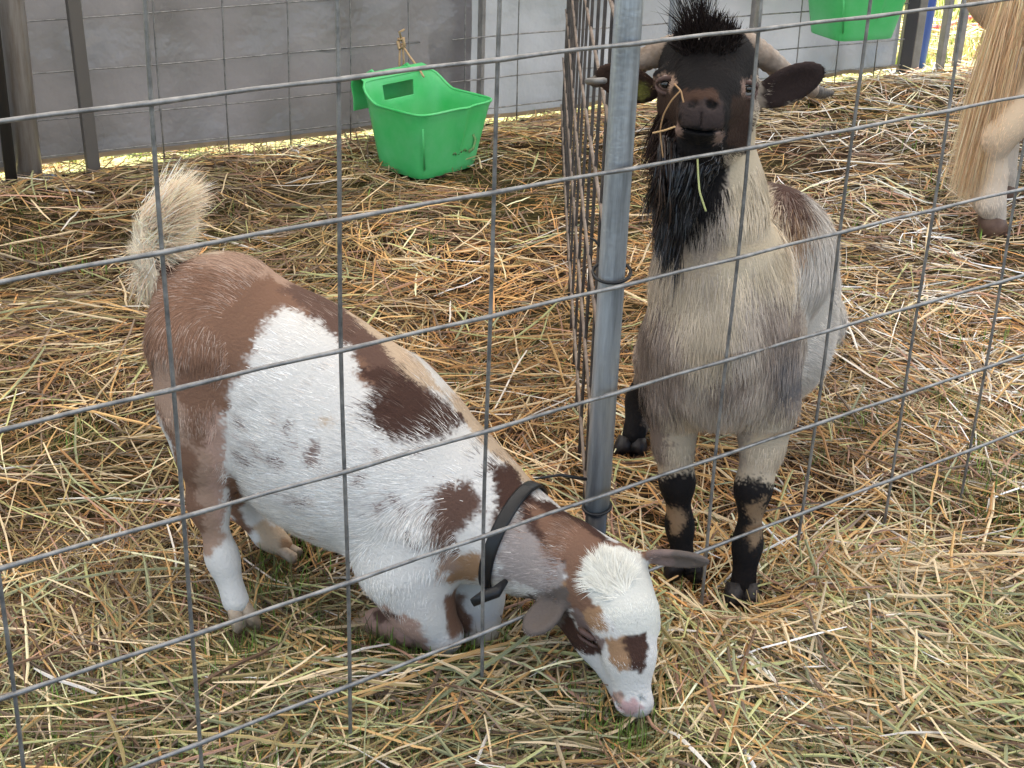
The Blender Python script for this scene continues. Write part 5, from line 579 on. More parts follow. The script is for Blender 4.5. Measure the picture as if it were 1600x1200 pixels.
 'cheek': '191,1915,792 101,1975,802 191,1922,798 200,1924,739 289,1894,788 121,1979,779 312,1950,732 170,1984,767 170,1974,802 149,1971,809 304,1917,771 199,1919,750 128,1972,822 121,1975,799 303,1922,746 294,1909,767 308,1930,744 278,1887,767 311,1932,792 279,1896,750 291,1911,733 199,1881,782 311,1952,715 202,1922,732 273,1881,765 295,1912,746 197,1897,778 304,1924,793 274,1870,802 107,1971,813 301,1924,734 177,1977,785 291,1897,795 201,1873,781 114,1971,809 297,1922,725 280,1892,766 180,1985,770 289,1894,795 312,1954,725 204,1901,760 195,1923,753 144,1979,776 133,1976,800 291,1898,792 276,1878,773 203,1856,781 305,1920,784 281,1897,760 287,1906,736 184,1936,781 275,1873,805 273,1867,782 314,1957,732 105,1976,794 152,1980,787 180,1977,785 283,1900,739 279,1876,795 185,1943,792 309,1923,757 203,1859,791 273,1867,792 178,1976,799 201,1929,729 297,1913,793 119,1976,790 195,1897,802 187,1932,795 200,1884,805 199,1909,765 201,1880,802 149,1981,771 276,1887,764 201,1932,725 273,1874,772 117,1970,816 173,1975,799 305,1937,725 310,1950,722 186,1939,793 289,1908,732 276,1893,739 308,1920,765 165,1976,811 183,1939,778 276,1893,746 301,1930,725 282,1900,736 192,1911,782 300,1914,778 183,1943,785 284,1884,795 142,1979,788 195,1893,799 315,1959,729 280,1896,757 298,1922,729 304,1917,760 308,1920,775 199,1917,752 298,1914,792 281,1879,784 204,1918,729 303,1915,767 180,1980,777 293,1904,788 203,1917,736 202,1858,777 273,1868,778 189,1925,796 283,1900,746 145,1980,787 279,1897,736 166,1984,766 295,1916,732 177,1983,769 200,1901,768 201,1876,778 272,1865,795 277,1873,788 280,1878,803 200,1876,788 305,1940,718 301,1920,744 307,1924,750 306,1922,785 156,1973,804 202,1862,788 290,1910,732 309,1949,715 306,1919,778 131,1981,774 275,1872,802 276,1876,774 187,1929,792 142,1972,819 121,1974,822 277,1874,802 192,1911,799 203,1887,769 203,1926,726 276,1875,777 192,1908,799 288,1905,739 300,1922,736 152,1982,768 308,1923,754 281,1898,739 294,1916,729 203,1923,727 283,1883,802 173,1976,792 305,1939,722 188,1929,795 156,1976,797 202,1869,792 205,1915,732 311,1952,725 170,1981,771 206,1913,727 135,1970,813 301,1920,794 203,1875,803 201,1912,757 203,1903,762 298,1913,788 180,1981,774 177,1979,778 294,1906,792 306,1918,771 156,1981,771 201,1876,795 198,1887,799 301,1916,787 124,1970,813 277,1895,736 198,1887,802 273,1871,773 187,1932,792 190,1918,795 159,1975,798 276,1892,750 203,1871,797 309,1926,750 312,1936,792 306,1925,792 177,1976,791 289,1894,799 203,1905,761 208,1904,736 313,1957,718 294,1917,725 203,1916,740 288,1890,799 275,1890,757 282,1880,795 202,1862,785 277,1894,743 149,1980,778 294,1906,795 124,1972,822 193,1907,799 200,1933,729 286,1887,799 204,1904,757 295,1918,726 152,1980,778 166,1973,802 287,1889,797 159,1973,803 304,1921,788 300,1925,729 293,1904,795 156,1975,799 276,1872,781 273,1867,795 163,1974,799 145,1980,785 306,1919,774 131,1970,813 294,1916,727 186,1977,785 152,1980,774 300,1929,722 152,1980,781 114,1971,819 206,1909,736 200,1938,727 276,1892,753 159,1981,771 159,1984,766 192,1911,795 119,1980,780 204,1855,774 177,1980,774 203,1877,772 156,1974,802 173,1980,774 199,1915,757 200,1920,745 149,1980,781 276,1880,771 276,1871,795 312,1953,729 304,1920,752',
 'chest': '303,1926,306 330,1909,519 355,1917,337 338,1900,474 429,1995,435 282,1917,605 350,1902,373 348,1909,347 282,1915,571 310,1915,319 285,1930,687 331,1900,484 351,1960,239 347,1963,267 374,1938,505 223,1943,575 311,1936,795 349,1967,235 275,1917,599 253,1928,329 361,1906,403 343,1902,473 285,1960,284 377,1946,515 339,1906,492 271,1903,358 315,1932,781 327,1982,768 432,1992,417 317,1890,463 283,1924,700 310,1886,438 284,1920,654 322,1888,445 358,1916,341 321,1920,314 254,1922,571 285,1900,354 333,1913,528 351,1923,526 203,1980,552 352,1954,274 225,1939,554 334,1891,421 211,1957,550 273,1916,608 211,1960,564 244,1927,582 363,1932,522 271,1916,635 353,1924,325 207,1967,550 280,1916,706 386,1933,344 248,1923,567 331,1982,768 246,1924,596 268,1914,557 266,1917,620 333,1937,300 355,1938,304 351,1900,438 349,1964,249 247,1923,603 343,1916,521 337,1966,280 374,1920,360 347,1955,283 352,1905,365 346,1896,428 362,1912,361 214,1953,554 344,1898,456 355,1933,312 424,2003,473 348,1924,537 345,1904,477 226,1940,568 380,1950,512 266,1899,383 341,1926,313 368,1912,375 347,1916,331 250,1922,340 324,1977,778 247,1914,365 413,1993,483 334,1902,354 348,1898,410 371,1940,519 338,1900,365 260,1902,382 335,1903,488 327,1904,505 366,1918,347 406,1983,485 240,1929,571 359,1905,397 285,1916,620 434,2003,428 393,1964,494 235,1931,589 220,1947,578 286,1899,359 329,1899,359 269,1909,345 251,1898,417 275,1916,327 282,1898,365 269,1916,570 207,1964,546 336,1892,431 252,1910,367 264,1900,379 254,1922,589 227,1937,559 255,1902,390 252,1913,357 426,2002,456 369,1914,368 285,1978,271 312,1940,819 361,1927,512 317,1887,442 348,1916,508 354,1902,387 215,1953,568 285,1927,675 257,1919,606 282,1917,585 355,1923,515 277,1913,706 270,1896,391 357,1923,511 342,1896,449 386,1954,501 357,1927,524 296,1896,364 427,1998,446 346,1969,258 365,1909,396 315,1889,457 257,1896,410 201,1985,547 344,1906,351 234,1933,582 315,1960,823 312,1930,787 324,1897,484 351,1960,232 271,1900,715 350,1899,421 302,1896,362 274,1905,712 313,1921,312 424,1992,442 348,1897,424 346,1962,272 374,1927,340 275,1917,582 317,1905,519 271,1899,371 317,1886,428 352,1900,428 313,1939,806 315,1940,812 277,1902,718 284,1916,630 312,1929,784 278,1913,558 385,1934,333 278,1917,638 249,1899,431 282,1940,299 433,1992,403 376,1921,361 313,1898,354 278,1952,290 282,1938,301 430,2004,446 312,1939,795 232,1935,575 355,1945,294 277,1906,713 201,1988,550 282,1921,659 200,1995,547 278,1921,319 334,1984,766 262,1916,559 350,1963,239 327,1893,463 228,1938,582 336,1962,283 254,1922,585 350,1955,276 285,1925,669 270,1895,719 252,1924,335 436,2006,424 372,1915,375 386,1953,498 342,1912,509 426,1985,427 321,1888,413 248,1916,356 250,1901,407 284,1920,705 315,1930,780 352,1910,347 200,1996,543 321,1974,795 279,1907,714 312,1926,778 337,1903,487 320,1900,498 276,1927,314 390,1936,330 247,1912,372 350,1966,224 266,1913,339 321,1974,799 316,1960,820 314,1942,816 350,1964,225 284,1926,698 311,1928,785 350,1964,228 434,1993,400 259,1899,395 320,1974,788 322,1976,780 366,1911,372 313,1887,452 327,1975,795 314,1943,792 327,1976,789 280,1913,709 327,1981,771 285,1922,662 285,1928,680 348,1902,459 312,1946,822 312,1940,802 331,1980,774 250,1900,414 368,1983,772 324,1888,431 324,1976,788 311,1944,822 318,1970,792 350,1962,249 325,1980,773 327,1977,781 134,1973,822 324,1900,351 365,1923,337 312,1937,809 316,1939,785 424,2000,462 312,1937,813 128,1974,822 425,1999,452 348,1964,211 338,1912,516 285,1921,659 327,1979,775 313,1946,820 285,1988,253 336,1913,521 285,1926,673 275,1903,714 350,1961,253 373,1985,773 311,1938,796 312,1950,823 281,1908,715 325,1899,489 286,1937,300 284,1988,249 318,1938,779 324,1975,795',
 'coat': '271,1893,466 263,1892,445 275,1975,232 413,1948,323 261,1964,270 243,1962,274 232,1921,498 254,1939,312 387,1942,288 243,1948,303 254,1952,291 264,1940,306 240,1911,477 229,1988,200 282,1886,431 256,1913,536 257,1916,550 358,1949,235 400,1940,323 373,1940,242 271,1911,547 366,1925,333 428,1963,312 214,1942,501 233,1947,312 252,1899,457 236,1959,284 289,1891,473 275,1949,294 223,1933,519 278,1900,501 214,1945,526 262,1892,432 415,1957,249 228,1952,305 276,1888,445 272,1966,276 366,1937,307 366,1937,218 424,1961,298 313,1900,505 284,1988,204 395,1938,207 313,1899,498 198,1981,480 245,1920,541 210,1948,501 284,1985,200 412,1954,243 207,1956,515 257,1929,323 275,1958,285 282,1985,242 362,1946,281 401,1946,211 243,1965,256 392,1938,321 210,1955,538 387,1937,221 249,1899,438 254,1967,211 199,1978,491 221,1934,505 243,1967,232 200,1971,487 250,1898,442 388,1938,222 278,1888,417 358,1949,246 292,1888,462 248,1941,313 218,1946,550 278,1964,281 310,1902,512 240,1908,466 360,1948,274 264,1928,319 199,1975,484 223,1930,494 299,1885,435 278,1890,403 289,1901,512 383,1941,273 310,1897,494 240,1959,281 273,1972,209 214,1950,544 268,1951,292 362,1927,327 199,1979,525 360,1940,218 280,1979,253 299,1898,501 357,1930,317 209,1954,529 292,1886,417 346,1955,206 376,1942,281 232,1917,477 250,1938,316 307,1899,503 278,1908,540 233,1928,540 358,1949,260 197,1992,480 296,1901,515 244,1965,249 306,1885,431 206,1955,499 263,1924,325 419,1963,270 250,1900,452 246,1902,452 306,1895,487 209,1950,498 415,1950,309 376,1934,319 240,1970,218 306,1887,456 269,1892,408 292,1885,442 350,1951,213 245,1969,207 247,1964,263 365,1945,270 373,1940,298 198,1988,529 350,1952,215 236,1974,211 213,1951,543 243,1952,294 280,1982,225 387,1938,312 231,1984,197 236,1912,466 243,1924,554 238,1913,482 202,1974,536 306,1888,459 226,1950,316 353,1955,253 373,1932,323 311,1892,475 389,1937,317 202,1964,494 278,1971,274 237,1909,459 368,1938,223 240,1926,554 266,1934,311 351,1946,211 230,1988,190 225,1928,498 373,1938,305 275,1974,260 213,1950,536 261,1912,540 275,1975,238 285,1887,410 248,1934,324 266,1913,549 200,1981,536 374,1937,227 262,1937,310 392,1937,213 275,1912,554 425,1960,309 237,1975,197 223,1937,540 250,1900,459 286,1988,197 212,1949,533 403,1950,211 238,1927,550 313,1899,501 225,1925,484',
 'innerear': '339,1973,811 359,1970,820 375,1983,776 345,1978,792 376,1973,815 394,1974,809 348,1984,766 380,1978,795 383,1981,781 334,1979,776 376,1979,785 390,1976,802 338,1981,771 383,1969,827 331,1977,785 333,1976,790 329,1976,804 348,1980,781 338,1974,799 337,1979,778 371,1969,825 350,1974,821 369,1980,778 362,1980,778 328,1976,802 334,1974,799 362,1982,771 369,1980,781 331,1974,802 366,1980,781 366,1980,785 331,1974,795 338,1983,766 345,1982,768 341,1980,774',
 'dark': '411,2093,607 387,2072,603 425,2065,589 404,2118,612 387,2125,614 387,2082,608 422,2121,606 415,2062,591 415,2093,605 394,2055,592 409,2057,590 426,2125,604 411,2083,604 387,2095,611 422,2072,595 418,2076,598 387,2128,614 383,2111,614 418,2083,601 428,2100,602 394,2063,598 425,2090,600 390,2069,602 411,2065,595 390,2111,614 387,2100,612 387,2065,600',
 'olive': '170,1976,791 170,1979,778 163,1977,792 173,1979,781 166,1981,771 166,1980,774 167,1976,793 160,1976,797 157,1979,786 156,1980,785 159,1980,774 163,1980,774 166,1979,785 159,1980,781',
 'lip': '203,1910,752 288,1893,806 253,1856,751 292,1901,802 310,1936,806 208,1862,753 206,1904,753 290,1903,813 203,1912,750 204,1911,743 288,1897,813 294,1906,800 304,1931,813 259,1853,762 257,1852,760 207,1904,743 293,1911,813 257,1855,756 204,1866,764 291,1902,809 300,1924,797 265,1876,749 254,1859,750 306,1932,802 259,1861,752 292,1911,816 261,1866,750 205,1869,753 299,1929,799 294,1907,806 205,1908,746 299,1932,806 206,1859,768 308,1934,802 259,1857,755 294,1914,813 253,1846,761 264,1876,746 203,1914,743 206,1860,761 254,1848,763 256,1867,744 204,1866,760 209,1856,760 254,1845,768 303,1931,809 208,1901,743 203,1869,764 203,1868,756 259,1871,744 204,1908,753 299,1930,810 311,1938,802 203,1873,762 303,1931,803 263,1860,758 257,1855,765 253,1853,754 290,1907,817 289,1901,812 264,1866,753 307,1932,799 297,1919,797 298,1926,814 294,1914,813',
 'nose': '247,1838,795 209,1845,792 231,1836,790 252,1836,787 224,1836,797 220,1836,791 240,1847,804 215,1838,785 246,1833,785 256,1839,775 211,1844,792 236,1832,778 240,1833,773 205,1852,788 208,1845,781 258,1840,788 209,1852,799 233,1833,774 206,1849,775 219,1835,778 209,1844,778 234,1840,800 243,1833,774 213,1849,802 236,1833,793 209,1849,798 207,1859,800 227,1839,801 259,1843,774 228,1840,804 233,1835,798 214,1840,774 253,1842,801 255,1840,793 243,1833,792 258,1840,785 210,1846,794 207,1851,771 255,1840,773 223,1836,794 215,1841,795 238,1836,797 222,1837,796 231,1836,779 252,1836,785 251,1836,774 258,1840,778 233,1841,806 247,1836,794 228,1832,779 253,1846,805 218,1836,778 204,1859,795 213,1842,772 254,1837,781 212,1841,788 219,1848,802 243,1835,794 252,1836,779 252,1836,790 233,1834,795 254,1841,799 204,1855,792 250,1841,798 210,1843,777 257,1848,802 208,1855,768 250,1835,778 256,1843,798 210,1846,772',
 'rosy': '196,1899,808 196,1918,816 196,1907,814 185,1975,792 200,1893,814 198,1911,820 191,1933,809 182,1976,795 192,1929,802 187,1933,816 188,1932,799 194,1925,801 193,1919,800 178,1940,807 180,1943,805 194,1928,803 193,1931,812 187,1939,799 191,1932,813 186,1938,804 196,1922,818 185,1934,815 187,1933,813 186,1971,792 196,1911,815 194,1904,806 186,1971,795 187,1967,792 186,1942,801 197,1911,817 186,1967,795 197,1901,812 198,1904,816 186,1973,792 199,1897,815 191,1932,816',
 'legtan': '380,1932,144 388,1934,121 257,1970,137 386,1936,134 389,1940,137 263,1962,102 256,1969,121 386,1932,165 384,1931,123 389,1937,152 369,1929,127 249,1980,130 370,1927,170 268,1967,127 369,1929,162 380,1924,109 375,1930,152 265,1965,122 384,1927,179 388,1938,150 261,1963,102 264,1963,109 389,1937,126 376,1924,113 251,1975,130',
 'backbrown': '418,2041,571 429,2051,575 390,2034,574 418,2030,557 401,2044,582 425,2048,575 417,2025,549 419,2053,583 411,2037,571 411,2051,585 427,2084,598 411,2024,553 417,2049,580 431,2067,587 398,2025,562 394,2043,583 422,2037,564 410,2028,559 408,2038,574 426,2050,576 413,2025,552',
 'bridge': '219,1859,812 236,1846,811 249,1853,811 213,1850,804 226,1845,808 242,1843,808 223,1860,815 251,1847,807 221,1851,811 243,1847,811 211,1862,807 213,1857,808 214,1862,810 236,1851,814 211,1868,810 247,1855,814 216,1862,812 210,1871,811 210,1859,804 243,1854,814 222,1848,809 209,1873,812 240,1855,815 228,1854,814 243,1849,812 209,1869,809 226,1852,813 221,1847,806 250,1848,808 229,1845,810 240,1858,817 226,1848,810 231,1846,811 217,1850,807 209,1866,806 243,1859,817 229,1855,815 210,1855,803',
}
# ------------------------------------------------------------------ animals
M_skin = mat('goat_skin', rough=.85, vcol=True, spec=.15, bump=.25, bscale=220)
M_fur = mat('goat_hair', rough=.7, vcol=True, spec=.12)
M_hoof = mat('horn_hoof', (.26, .19, .13), .5, nscale=60, ncol=(.42, .33, .24), bump=.2, bscale=150)
M_hoofk = mat('black_hoof', (.015, .014, .014), .45, nscale=60, ncol=(.035, .03, .03), bump=.2, bscale=150)
M_horn = mat('grey_horn', (.17, .12, .085), .55, nscale=22, ncol=(.31, .25, .20), bump=.5, bscale=50)
M_horntip = mat('dark_horn', (.05, .04, .035), .5, nscale=30, ncol=(.12, .10, .08), bump=.4, bscale=60)
def skin_colours(V, N, table, jitter=.006, seed=3, spread=.0):
    """nearest marking sample of every point, looked up with a ragged offset so patches end in hair, not in a line"""
    pts, cols = [], []
    for c, s in table.items():
        q = np.array([[float(x) for x in t.split(',')] for t in s.split()])/1000
        pts.append(q); cols.append(np.tile(FUR[c], (len(q), 1)))
    pts = np.concatenate(pts); cols = np.concatenate(cols)
    rg = np.random.default_rng(seed); X = V+rg.normal(0, 1, V.shape)*(jitter*np.clip(np.linalg.norm(V-HEADC, axis=1)/.2-.25, .25, 1)*np.clip(V[:, 2]/.25-.1, .3, 1))[:, None]
    out = np.zeros((len(V), 3))
    try:
        kd = kdtree.KDTree(len(pts))
        for i, p in enumerate(pts): kd.insert(p, i)
        kd.balance()
        for i, x in enumerate(X):
            f3 = kd.find_n(x, 3); wt = [1/(d**3+1e-9) for _, _, d in f3]; sw = sum(wt)
            out[i] = sum(cols[j]*w_ for (_, j, _), w_ in zip(f3, wt))/sw
    except Exception as ex: raise ex
    return out
def flow_field(X, N, prims, seed=0):
    acc = np.zeros_like(X); rad = np.zeros(len(X)); ws = np.zeros(len(X)); isear = np.zeros(len(X))
    for p in prims:
        if p[0] == 'c':
            d = d_cone(X, *p[1:5]); f = p[3]-p[1]; f = f/max(np.linalg.norm(f), 1e-6); r = (p[2]+p[4])/2; er = 0
        elif p[0] == 'e': d = np.abs(d_ell(X, p[1], p[2], np.array(p[3]))); f = p[2][:, 0]; r = .03; er = 1 if p[3][2] < .009 else 0
        else: continue
        w = np.exp(-np.maximum(d, 0)/.008)+1e-9
        acc += w[:, None]*f; rad += w*r; ws += w; isear += w*er
    acc /= ws[:, None]; rad /= ws; isear /= ws
    acc[:, 2] -= .25
    acc -= N*(acc*N).sum(1)[:, None]; nr = np.linalg.norm(acc, axis=1)[:, None]; acc = np.where(nr > 1e-4, acc/np.maximum(nr, 1e-4), np.array([0, 0, -1.]))
    return acc, rad, isear
def scatter(V, Q, N, n_, rg, dens=None):
    A = V[Q]; ar = np.linalg.norm(np.cross(A[:, 2]-A[:, 0], A[:, 3]-A[:, 1]), axis=1)
    if dens is not None: ar = ar*dens(A.mean(1))
    f = rg.choice(len(Q), n_, p=ar/ar.sum()); u, v = rg.random(n_), rg.random(n_)
    w = np.stack([(1-u)*(1-v), u*(1-v), u*v, (1-u)*v], -1)
    P = (V[Q[f]]*w[..., None]).sum(1); M = (N[Q[f]]*w[..., None]).sum(1); return P, M/np.linalg.norm(M, axis=1)[:, None]
def strands(name, P, N, D, length, width, lift, colour, parent, droop=.0, segs=2, soften=.80, wind=None, rg=None, tipc=1.1):
    """tapered hair strips lying along D, raised by lift; shaded mostly with the normal of the skin below"""
    rg = rg or np.random.default_rng(5); n_ = len(P)
    B = np.cross(N, D); B /= np.maximum(np.linalg.norm(B, axis=1), 1e-6)[:, None]
    D = D+B*rg.normal(0, .16, n_)[:, None]
    lift = np.broadcast_to(lift, (n_,))*(.5+rg.random(n_)); d0 = D+N*lift[:, None]; d0 /= np.linalg.norm(d0, axis=1)[:, None]
    Wd = np.cross(d0, N); Wd /= np.maximum(np.linalg.norm(Wd, axis=1), 1e-6)[:, None]
    Lh = (np.broadcast_to(length, (n_,))*(.65+.7*rg.random(n_)))[:, None]; hw = (np.broadcast_to(width, (n_,))*.5)[:, None]
    pts = []; cur = P-N*.0015; step = Lh/segs; dd = d0.copy(); V = []
    for s in range(segs+1):
        t = s/segs; wv = hw*(1-t**1.5)
        if s < segs: V.append(cur-Wd*wv); V.append(cur+Wd*wv)
        else: V.append(cur)
        dd = dd-N*(lift*.55)[:, None]/segs*1.2; dd[:, 2] -= droop/segs; dd /= np.linalg.norm(dd, axis=1)[:, None]
        cur = cur+dd*step
    nv = len(V); VV = np.stack(V, 1).reshape(-1, 3); b0 = np.arange(n_)*nv; quads = []
    for s in range(segs-1):
        quads.append(np.stack([b0+2*s, b0+2*s+1, b0+2*s+3, b0+2*s+2], -1))
    tri = np.stack([b0+2*(segs-1), b0+2*(segs-1)+1, b0+2*segs], -1)
    cc = np.repeat((colour*np.exp(rg.normal(0, .10, n_))[:, None])[:, None], nv, 1)
    cc[:, -1] *= tipc; cc[:, :2] *= .9
    geo = np.cross(Wd, d0); geo = geo*np.sign((geo*N).sum(1))[:, None]
    rnd = rg.normal(0, .15, (n_, 3)); NN = N*soften+geo*(1-soften)+rnd; NN /= np.linalg.norm(NN, axis=1)[:, None]
    # winding so that the face looks outwards
    flip = (np.cross(Wd, d0)*N).sum(1) > 0     # quad 0,1,3,2 has normal Wd x d
    def fix(q): q = q.copy(); q[~flip] = q[~flip][:, ::-1]; return q
    me = mesh_np(name, VV, [fix(q) for q in quads]+[fix(tri)], col=np.clip(cc.reshape(-1, 3), 0, .95), normals=np.repeat(NN[:, None], nv, 1).reshape(-1, 3))
    o = link(name, me, parent, M_fur)
    return o
def locks(name, roots, dirs, length, width, colour, parent, grav=.6, segs=7, curl=.01, rg=None, mat_=None, flat=None):
    """long loose hair: narrow ribbons that fall under their own weight"""
    rg = rg or np.random.default_rng(9); n_ = len(roots); L_ = np.broadcast_to(length, (n_,))
    step = (L_/segs)[:, None]; cur = np.array(roots, float); d = np.array(dirs, float); d /= np.linalg.norm(d, axis=1)[:, None]
    side = rg.normal(0, 1, (n_, 3)); side[:, 1] *= .5; ph = rg.random(n_)*6.28; V = []
    for s in range(segs+1):
        t = s/segs; W = np.cross(d, side); W /= np.linalg.norm(W, axis=1)[:, None]
        hw = (np.broadcast_to(width, (n_,))*.5*(1-t**2.2))[:, None]
        V += [cur-W*hw, cur+W*hw] if s < segs else [cur]
        d = d+np.array([0, 0, -grav/segs*2])+W*(curl*np.sin(ph+t*7)[:, None]*8/segs); d /= np.linalg.norm(d, axis=1)[:, None]
        cur = cur+d*step
    nv = len(V); VV = np.stack(V, 1).reshape(-1, 3); b0 = np.arange(n_)*nv
    quads = [np.stack([b0+2*s, b0+2*s+1, b0+2*s+3, b0+2*s+2], -1) for s in range(segs-1)]
    tri = np.stack([b0+2*(segs-1), b0+2*(segs-1)+1, b0+2*segs], -1)
    cc = np.repeat((np.asarray(colour)*np.exp(rg.normal(0, .25, n_))[:, None])[:, None], nv, 1)
    return link(name, mesh_np(name, VV, quads+[tri], col=np.clip(cc.reshape(-1, 3), 0, .95)), parent, mat_ or M_fur)
def hoof(parent, top, bot, r, m, fwd=(0, -1, 0), name='hoof'):
    """two claws side by side"""
    top, bot = np.array(top), np.array(bot); f = np.array(fwd, float); f /= np.linalg.norm(f); sd = np.cross(f, [0, 0, 1.]); sd /= np.linalg.norm(sd)
    Vs, Fs, nb = [], [], 0
    for s in (-1, 1):
        P = [top+sd*s*r*.42, (top+bot)/2+sd*s*r*.55+f*r*.15, bot+sd*s*r*.6+f*r*.35, bot+sd*s*r*.5+f*r*.5-[0, 0, .001]]
        V, F = tube_arrays(P, [r*.62, r*.68, r*.72, r*.6], 10, up=f)
        Vs.append(V); Fs += [q+nb for q in F]; nb += len(V)
    return link(name, mesh_np(name, np.concatenate(Vs), Fs), parent, m)
def ball(name, c, r, parent, m, sc=(1, 1, 1), d=(1, 0, 0), n_=(0, -1, 0)):
    import bmesh
    bm = bmesh.new(); bmesh.ops.create_uvsphere(bm, u_segments=20, v_segments=14, radius=1)
    me = bpy.data.meshes.new(name); bm.to_mesh(me); bm.free()
    A = axes(d, n_); X = np.array([v.co for v in me.vertices])*np.array(sc)*r
    me.vertices.foreach_set('co', (X@A.T+np.array(c)).astype(np.float32).ravel())
    for p in me.polygons: p.use_smooth = True
    return link(name, me, parent, m)
def make_goat(root, prims, table, h, nfur, base_len, headc, headlen, seed, lenextra=None, widthf=1., dens=None, jit=.005, roan=.3):
    global HEADC
    HEADC = headc
    V, Q, N = build_body(prims, h)
    col = skin_colours(V, N, table, jit*.5, seed)
    body = link('body', mesh_np('body', V, Q, col=col*.72, normals=None), root, M_skin)
    rg = np.random.default_rng(seed)
    P, M = scatter(V, Q, N, nfur, rg, dens)
    F, rad, isear = flow_field(P, M, prims)
    hd = np.clip((np.linalg.norm(P-headc, axis=1)-.065)/.06, 0, 1)
    L = base_len*np.clip((rad-.012)/.06, .18, 1); L = headlen+(L-headlen)*hd; L = L*(1-isear*.35)
    if lenextra is not None: L = lenextra(P, L)
    c = skin_colours(P+F*(rg.normal(0, 1, len(P))*np.clip(L, .004, .03)*.6)[:, None], M, table, jit*.5, seed+1)
    # roan: single paler and darker hairs through the coat, more of them in some places than in others
    nz_ = np.fromiter((noise.noise(p) for p in (P*24).tolist()), float, len(P)); hdm = np.clip((np.linalg.norm(P-headc, axis=1)-.08)/.05, .15, 1)
    k_ = ((rg.random(len(P)) < roan*(1+1.5*nz_)*hdm)*rg.random(len(P))*np.clip((c.mean(1)-.03)/.05, 0, 1))[:, None]; c = c*(1-k_*.6)+k_*.6*np.array([.52, .44, .38])
    c = c*np.exp(.35*nz_*hdm*roan*2)[:, None]
    wdt = (.0010+.009*np.clip(L, 0, .05))*widthf
    strands('coat', P, M, F, L, wdt, .17, c, root, droop=.12, segs=2, rg=rg)
    return V, Q, N, rg
# ---- brown and white goat, kneeling with its head through the fence
def eye(root, c, r, look, iris, lid, lidtilt):
    e_ = ball('eye', c, r, root, iris)
    look = np.array(look, float); look /= np.linalg.norm(look)
    ball('pupil', np.array(c)+look*r*.62, r*.5, e_, M_pupil, (1.15, .75, .7), d=np.cross(look, (0, 0, 1.)), n_=look)
    return e_
M_pupil = mat('eye_pupil', (.004, .004, .004), .08, spec=.6)
M_iris_d = mat('dark_eye', (.03, .015, .01), .1, spec=.6)
M_iris_p = mat('brown_eye', (.16, .10, .08), .12, spec=.6)
M_iris_l = mat('pale_eye', (.34, .33, .32), .15, spec=.6)
M_lid = mat('eyelid_skin', (.085, .05, .042), .6)
HC1 = at(960, 950, 1.67)
g1 = thing('goat', on_ground(350, 985), 'brown and white spotted goat kneeling with its head through the wire fence', 'goat')
P1 = goat1()
cA = at(803, 840, 1.765); ndir = at(880, 880, 1.715)-at(735, 810, 1.80); ndir /= np.linalg.norm(ndir)
ndir = ndir*.9+np.array([.22, 0, -.10]); ndir /= np.linalg.norm(ndir)
def len1(P, L):
    t = np.linalg.norm(P-at(240, 400, 1.93), axis=1); L = np.where(t < .06, .03, L)
    nk_ = np.linalg.norm(P-at(865, 825, 1.72), axis=1); L = L+.014*np.exp(-(nk_/.05)**2)
    c = np.linalg.norm(P-at(735, 740, 1.84), axis=1); L = L*(1+.5*np.exp(-(c/.08)**2)); L = np.where((np.abs((P-cA)@ndir) < .013) & (np.linalg.norm(P-cA, axis=1) < .1), .004, L); return np.where(np.linalg.norm(P-at(988, 1090, 1.61), axis=1) < .035, .0035, L)
V, Q, N, rg = make_goat(g1, P1, COAT_1, .0032, 185000, .024, HC1, .0115, 11, len1, jit=.0055, roan=.42,
    dens=lambda C: np.where(np.linalg.norm(C-HC1, axis=1) < .13, 4., 1.)*np.where(np.linalg.norm(C-at(500, 600, 1.75), axis=1) < .5, 1., .6))
for top, bot, f, rr in (((372, 945, 1.77), (384, 975, 1.77), (.5, -.85, 0), .0165), ((436, 852, 1.98), (458, 868, 1.965), (1, -.25, 0), .0135),
                    ((586, 968, 1.815), (566, 972, 1.83), (-.9, .2, 0), .016), ((696, 962, 1.91), (680, 962, 1.92), (-.9, .2, 0), .015)):
    hoof(g1, at(*top), at(*bot), rr, M_hoof, f)
eye(g1, at(921, 996, 1.643), .0105, (-.55, -.75, -.2), M_iris_d, None, 0)
# lids half closed over the near eye
for dz, rr in ((.0048, .0042), (-.0065, .0022)):
    c_ = at(921, 996, 1.634)+np.array([0, 0, dz]); d_ = (at(938, 1006, 1.63)-at(902, 984, 1.645))/2
    tube('eyelid', [c_-d_, c_-d_*.5+[-.003, -.004, .002], c_+d_*.4+[-.003, -.004, .0015], c_+d_], [.001, rr, rr, .001], g1, M_lid, 8)
# forelock: a wind-blown white mop between the ears
def patch(V, Q, N, c, r, n_, rg):
    m = np.linalg.norm(V[Q].mean(1)-c, axis=1) < r; return scatter(V, Q[m], N, n_, rg)
Pf, Mf = patch(V, Q, N, at(958, 900, 1.62), .042, 3600, rg)
cen = at(975, 925, 1.60)+.010*np.stack([np.sin(Pf[:, 0]*90), np.sin(Pf[:, 2]*120), np.cos(Pf[:, 0]*70)], -1); rad_ = Pf-cen; rad_ -= Mf*(rad_*Mf).sum(1)[:, None]; rad_ /= np.linalg.norm(rad_, axis=1)[:, None]
F_, _, _ = flow_field(Pf, Mf, P1)
strands('forelock', Pf, Mf, rad_*.6+F_*.5+rg.normal(0, .15, Pf.shape)+.55*np.stack([np.sin(Pf[:, 2]*210+Pf[:, 0]*90), .3*np.sin(Pf[:, 0]*150), np.sin(Pf[:, 0]*190+1)], -1), .026, .0012, .45, np.tile((.78, .75, .66), (len(Pf), 1)), g1, droop=.1, segs=3, rg=rg)
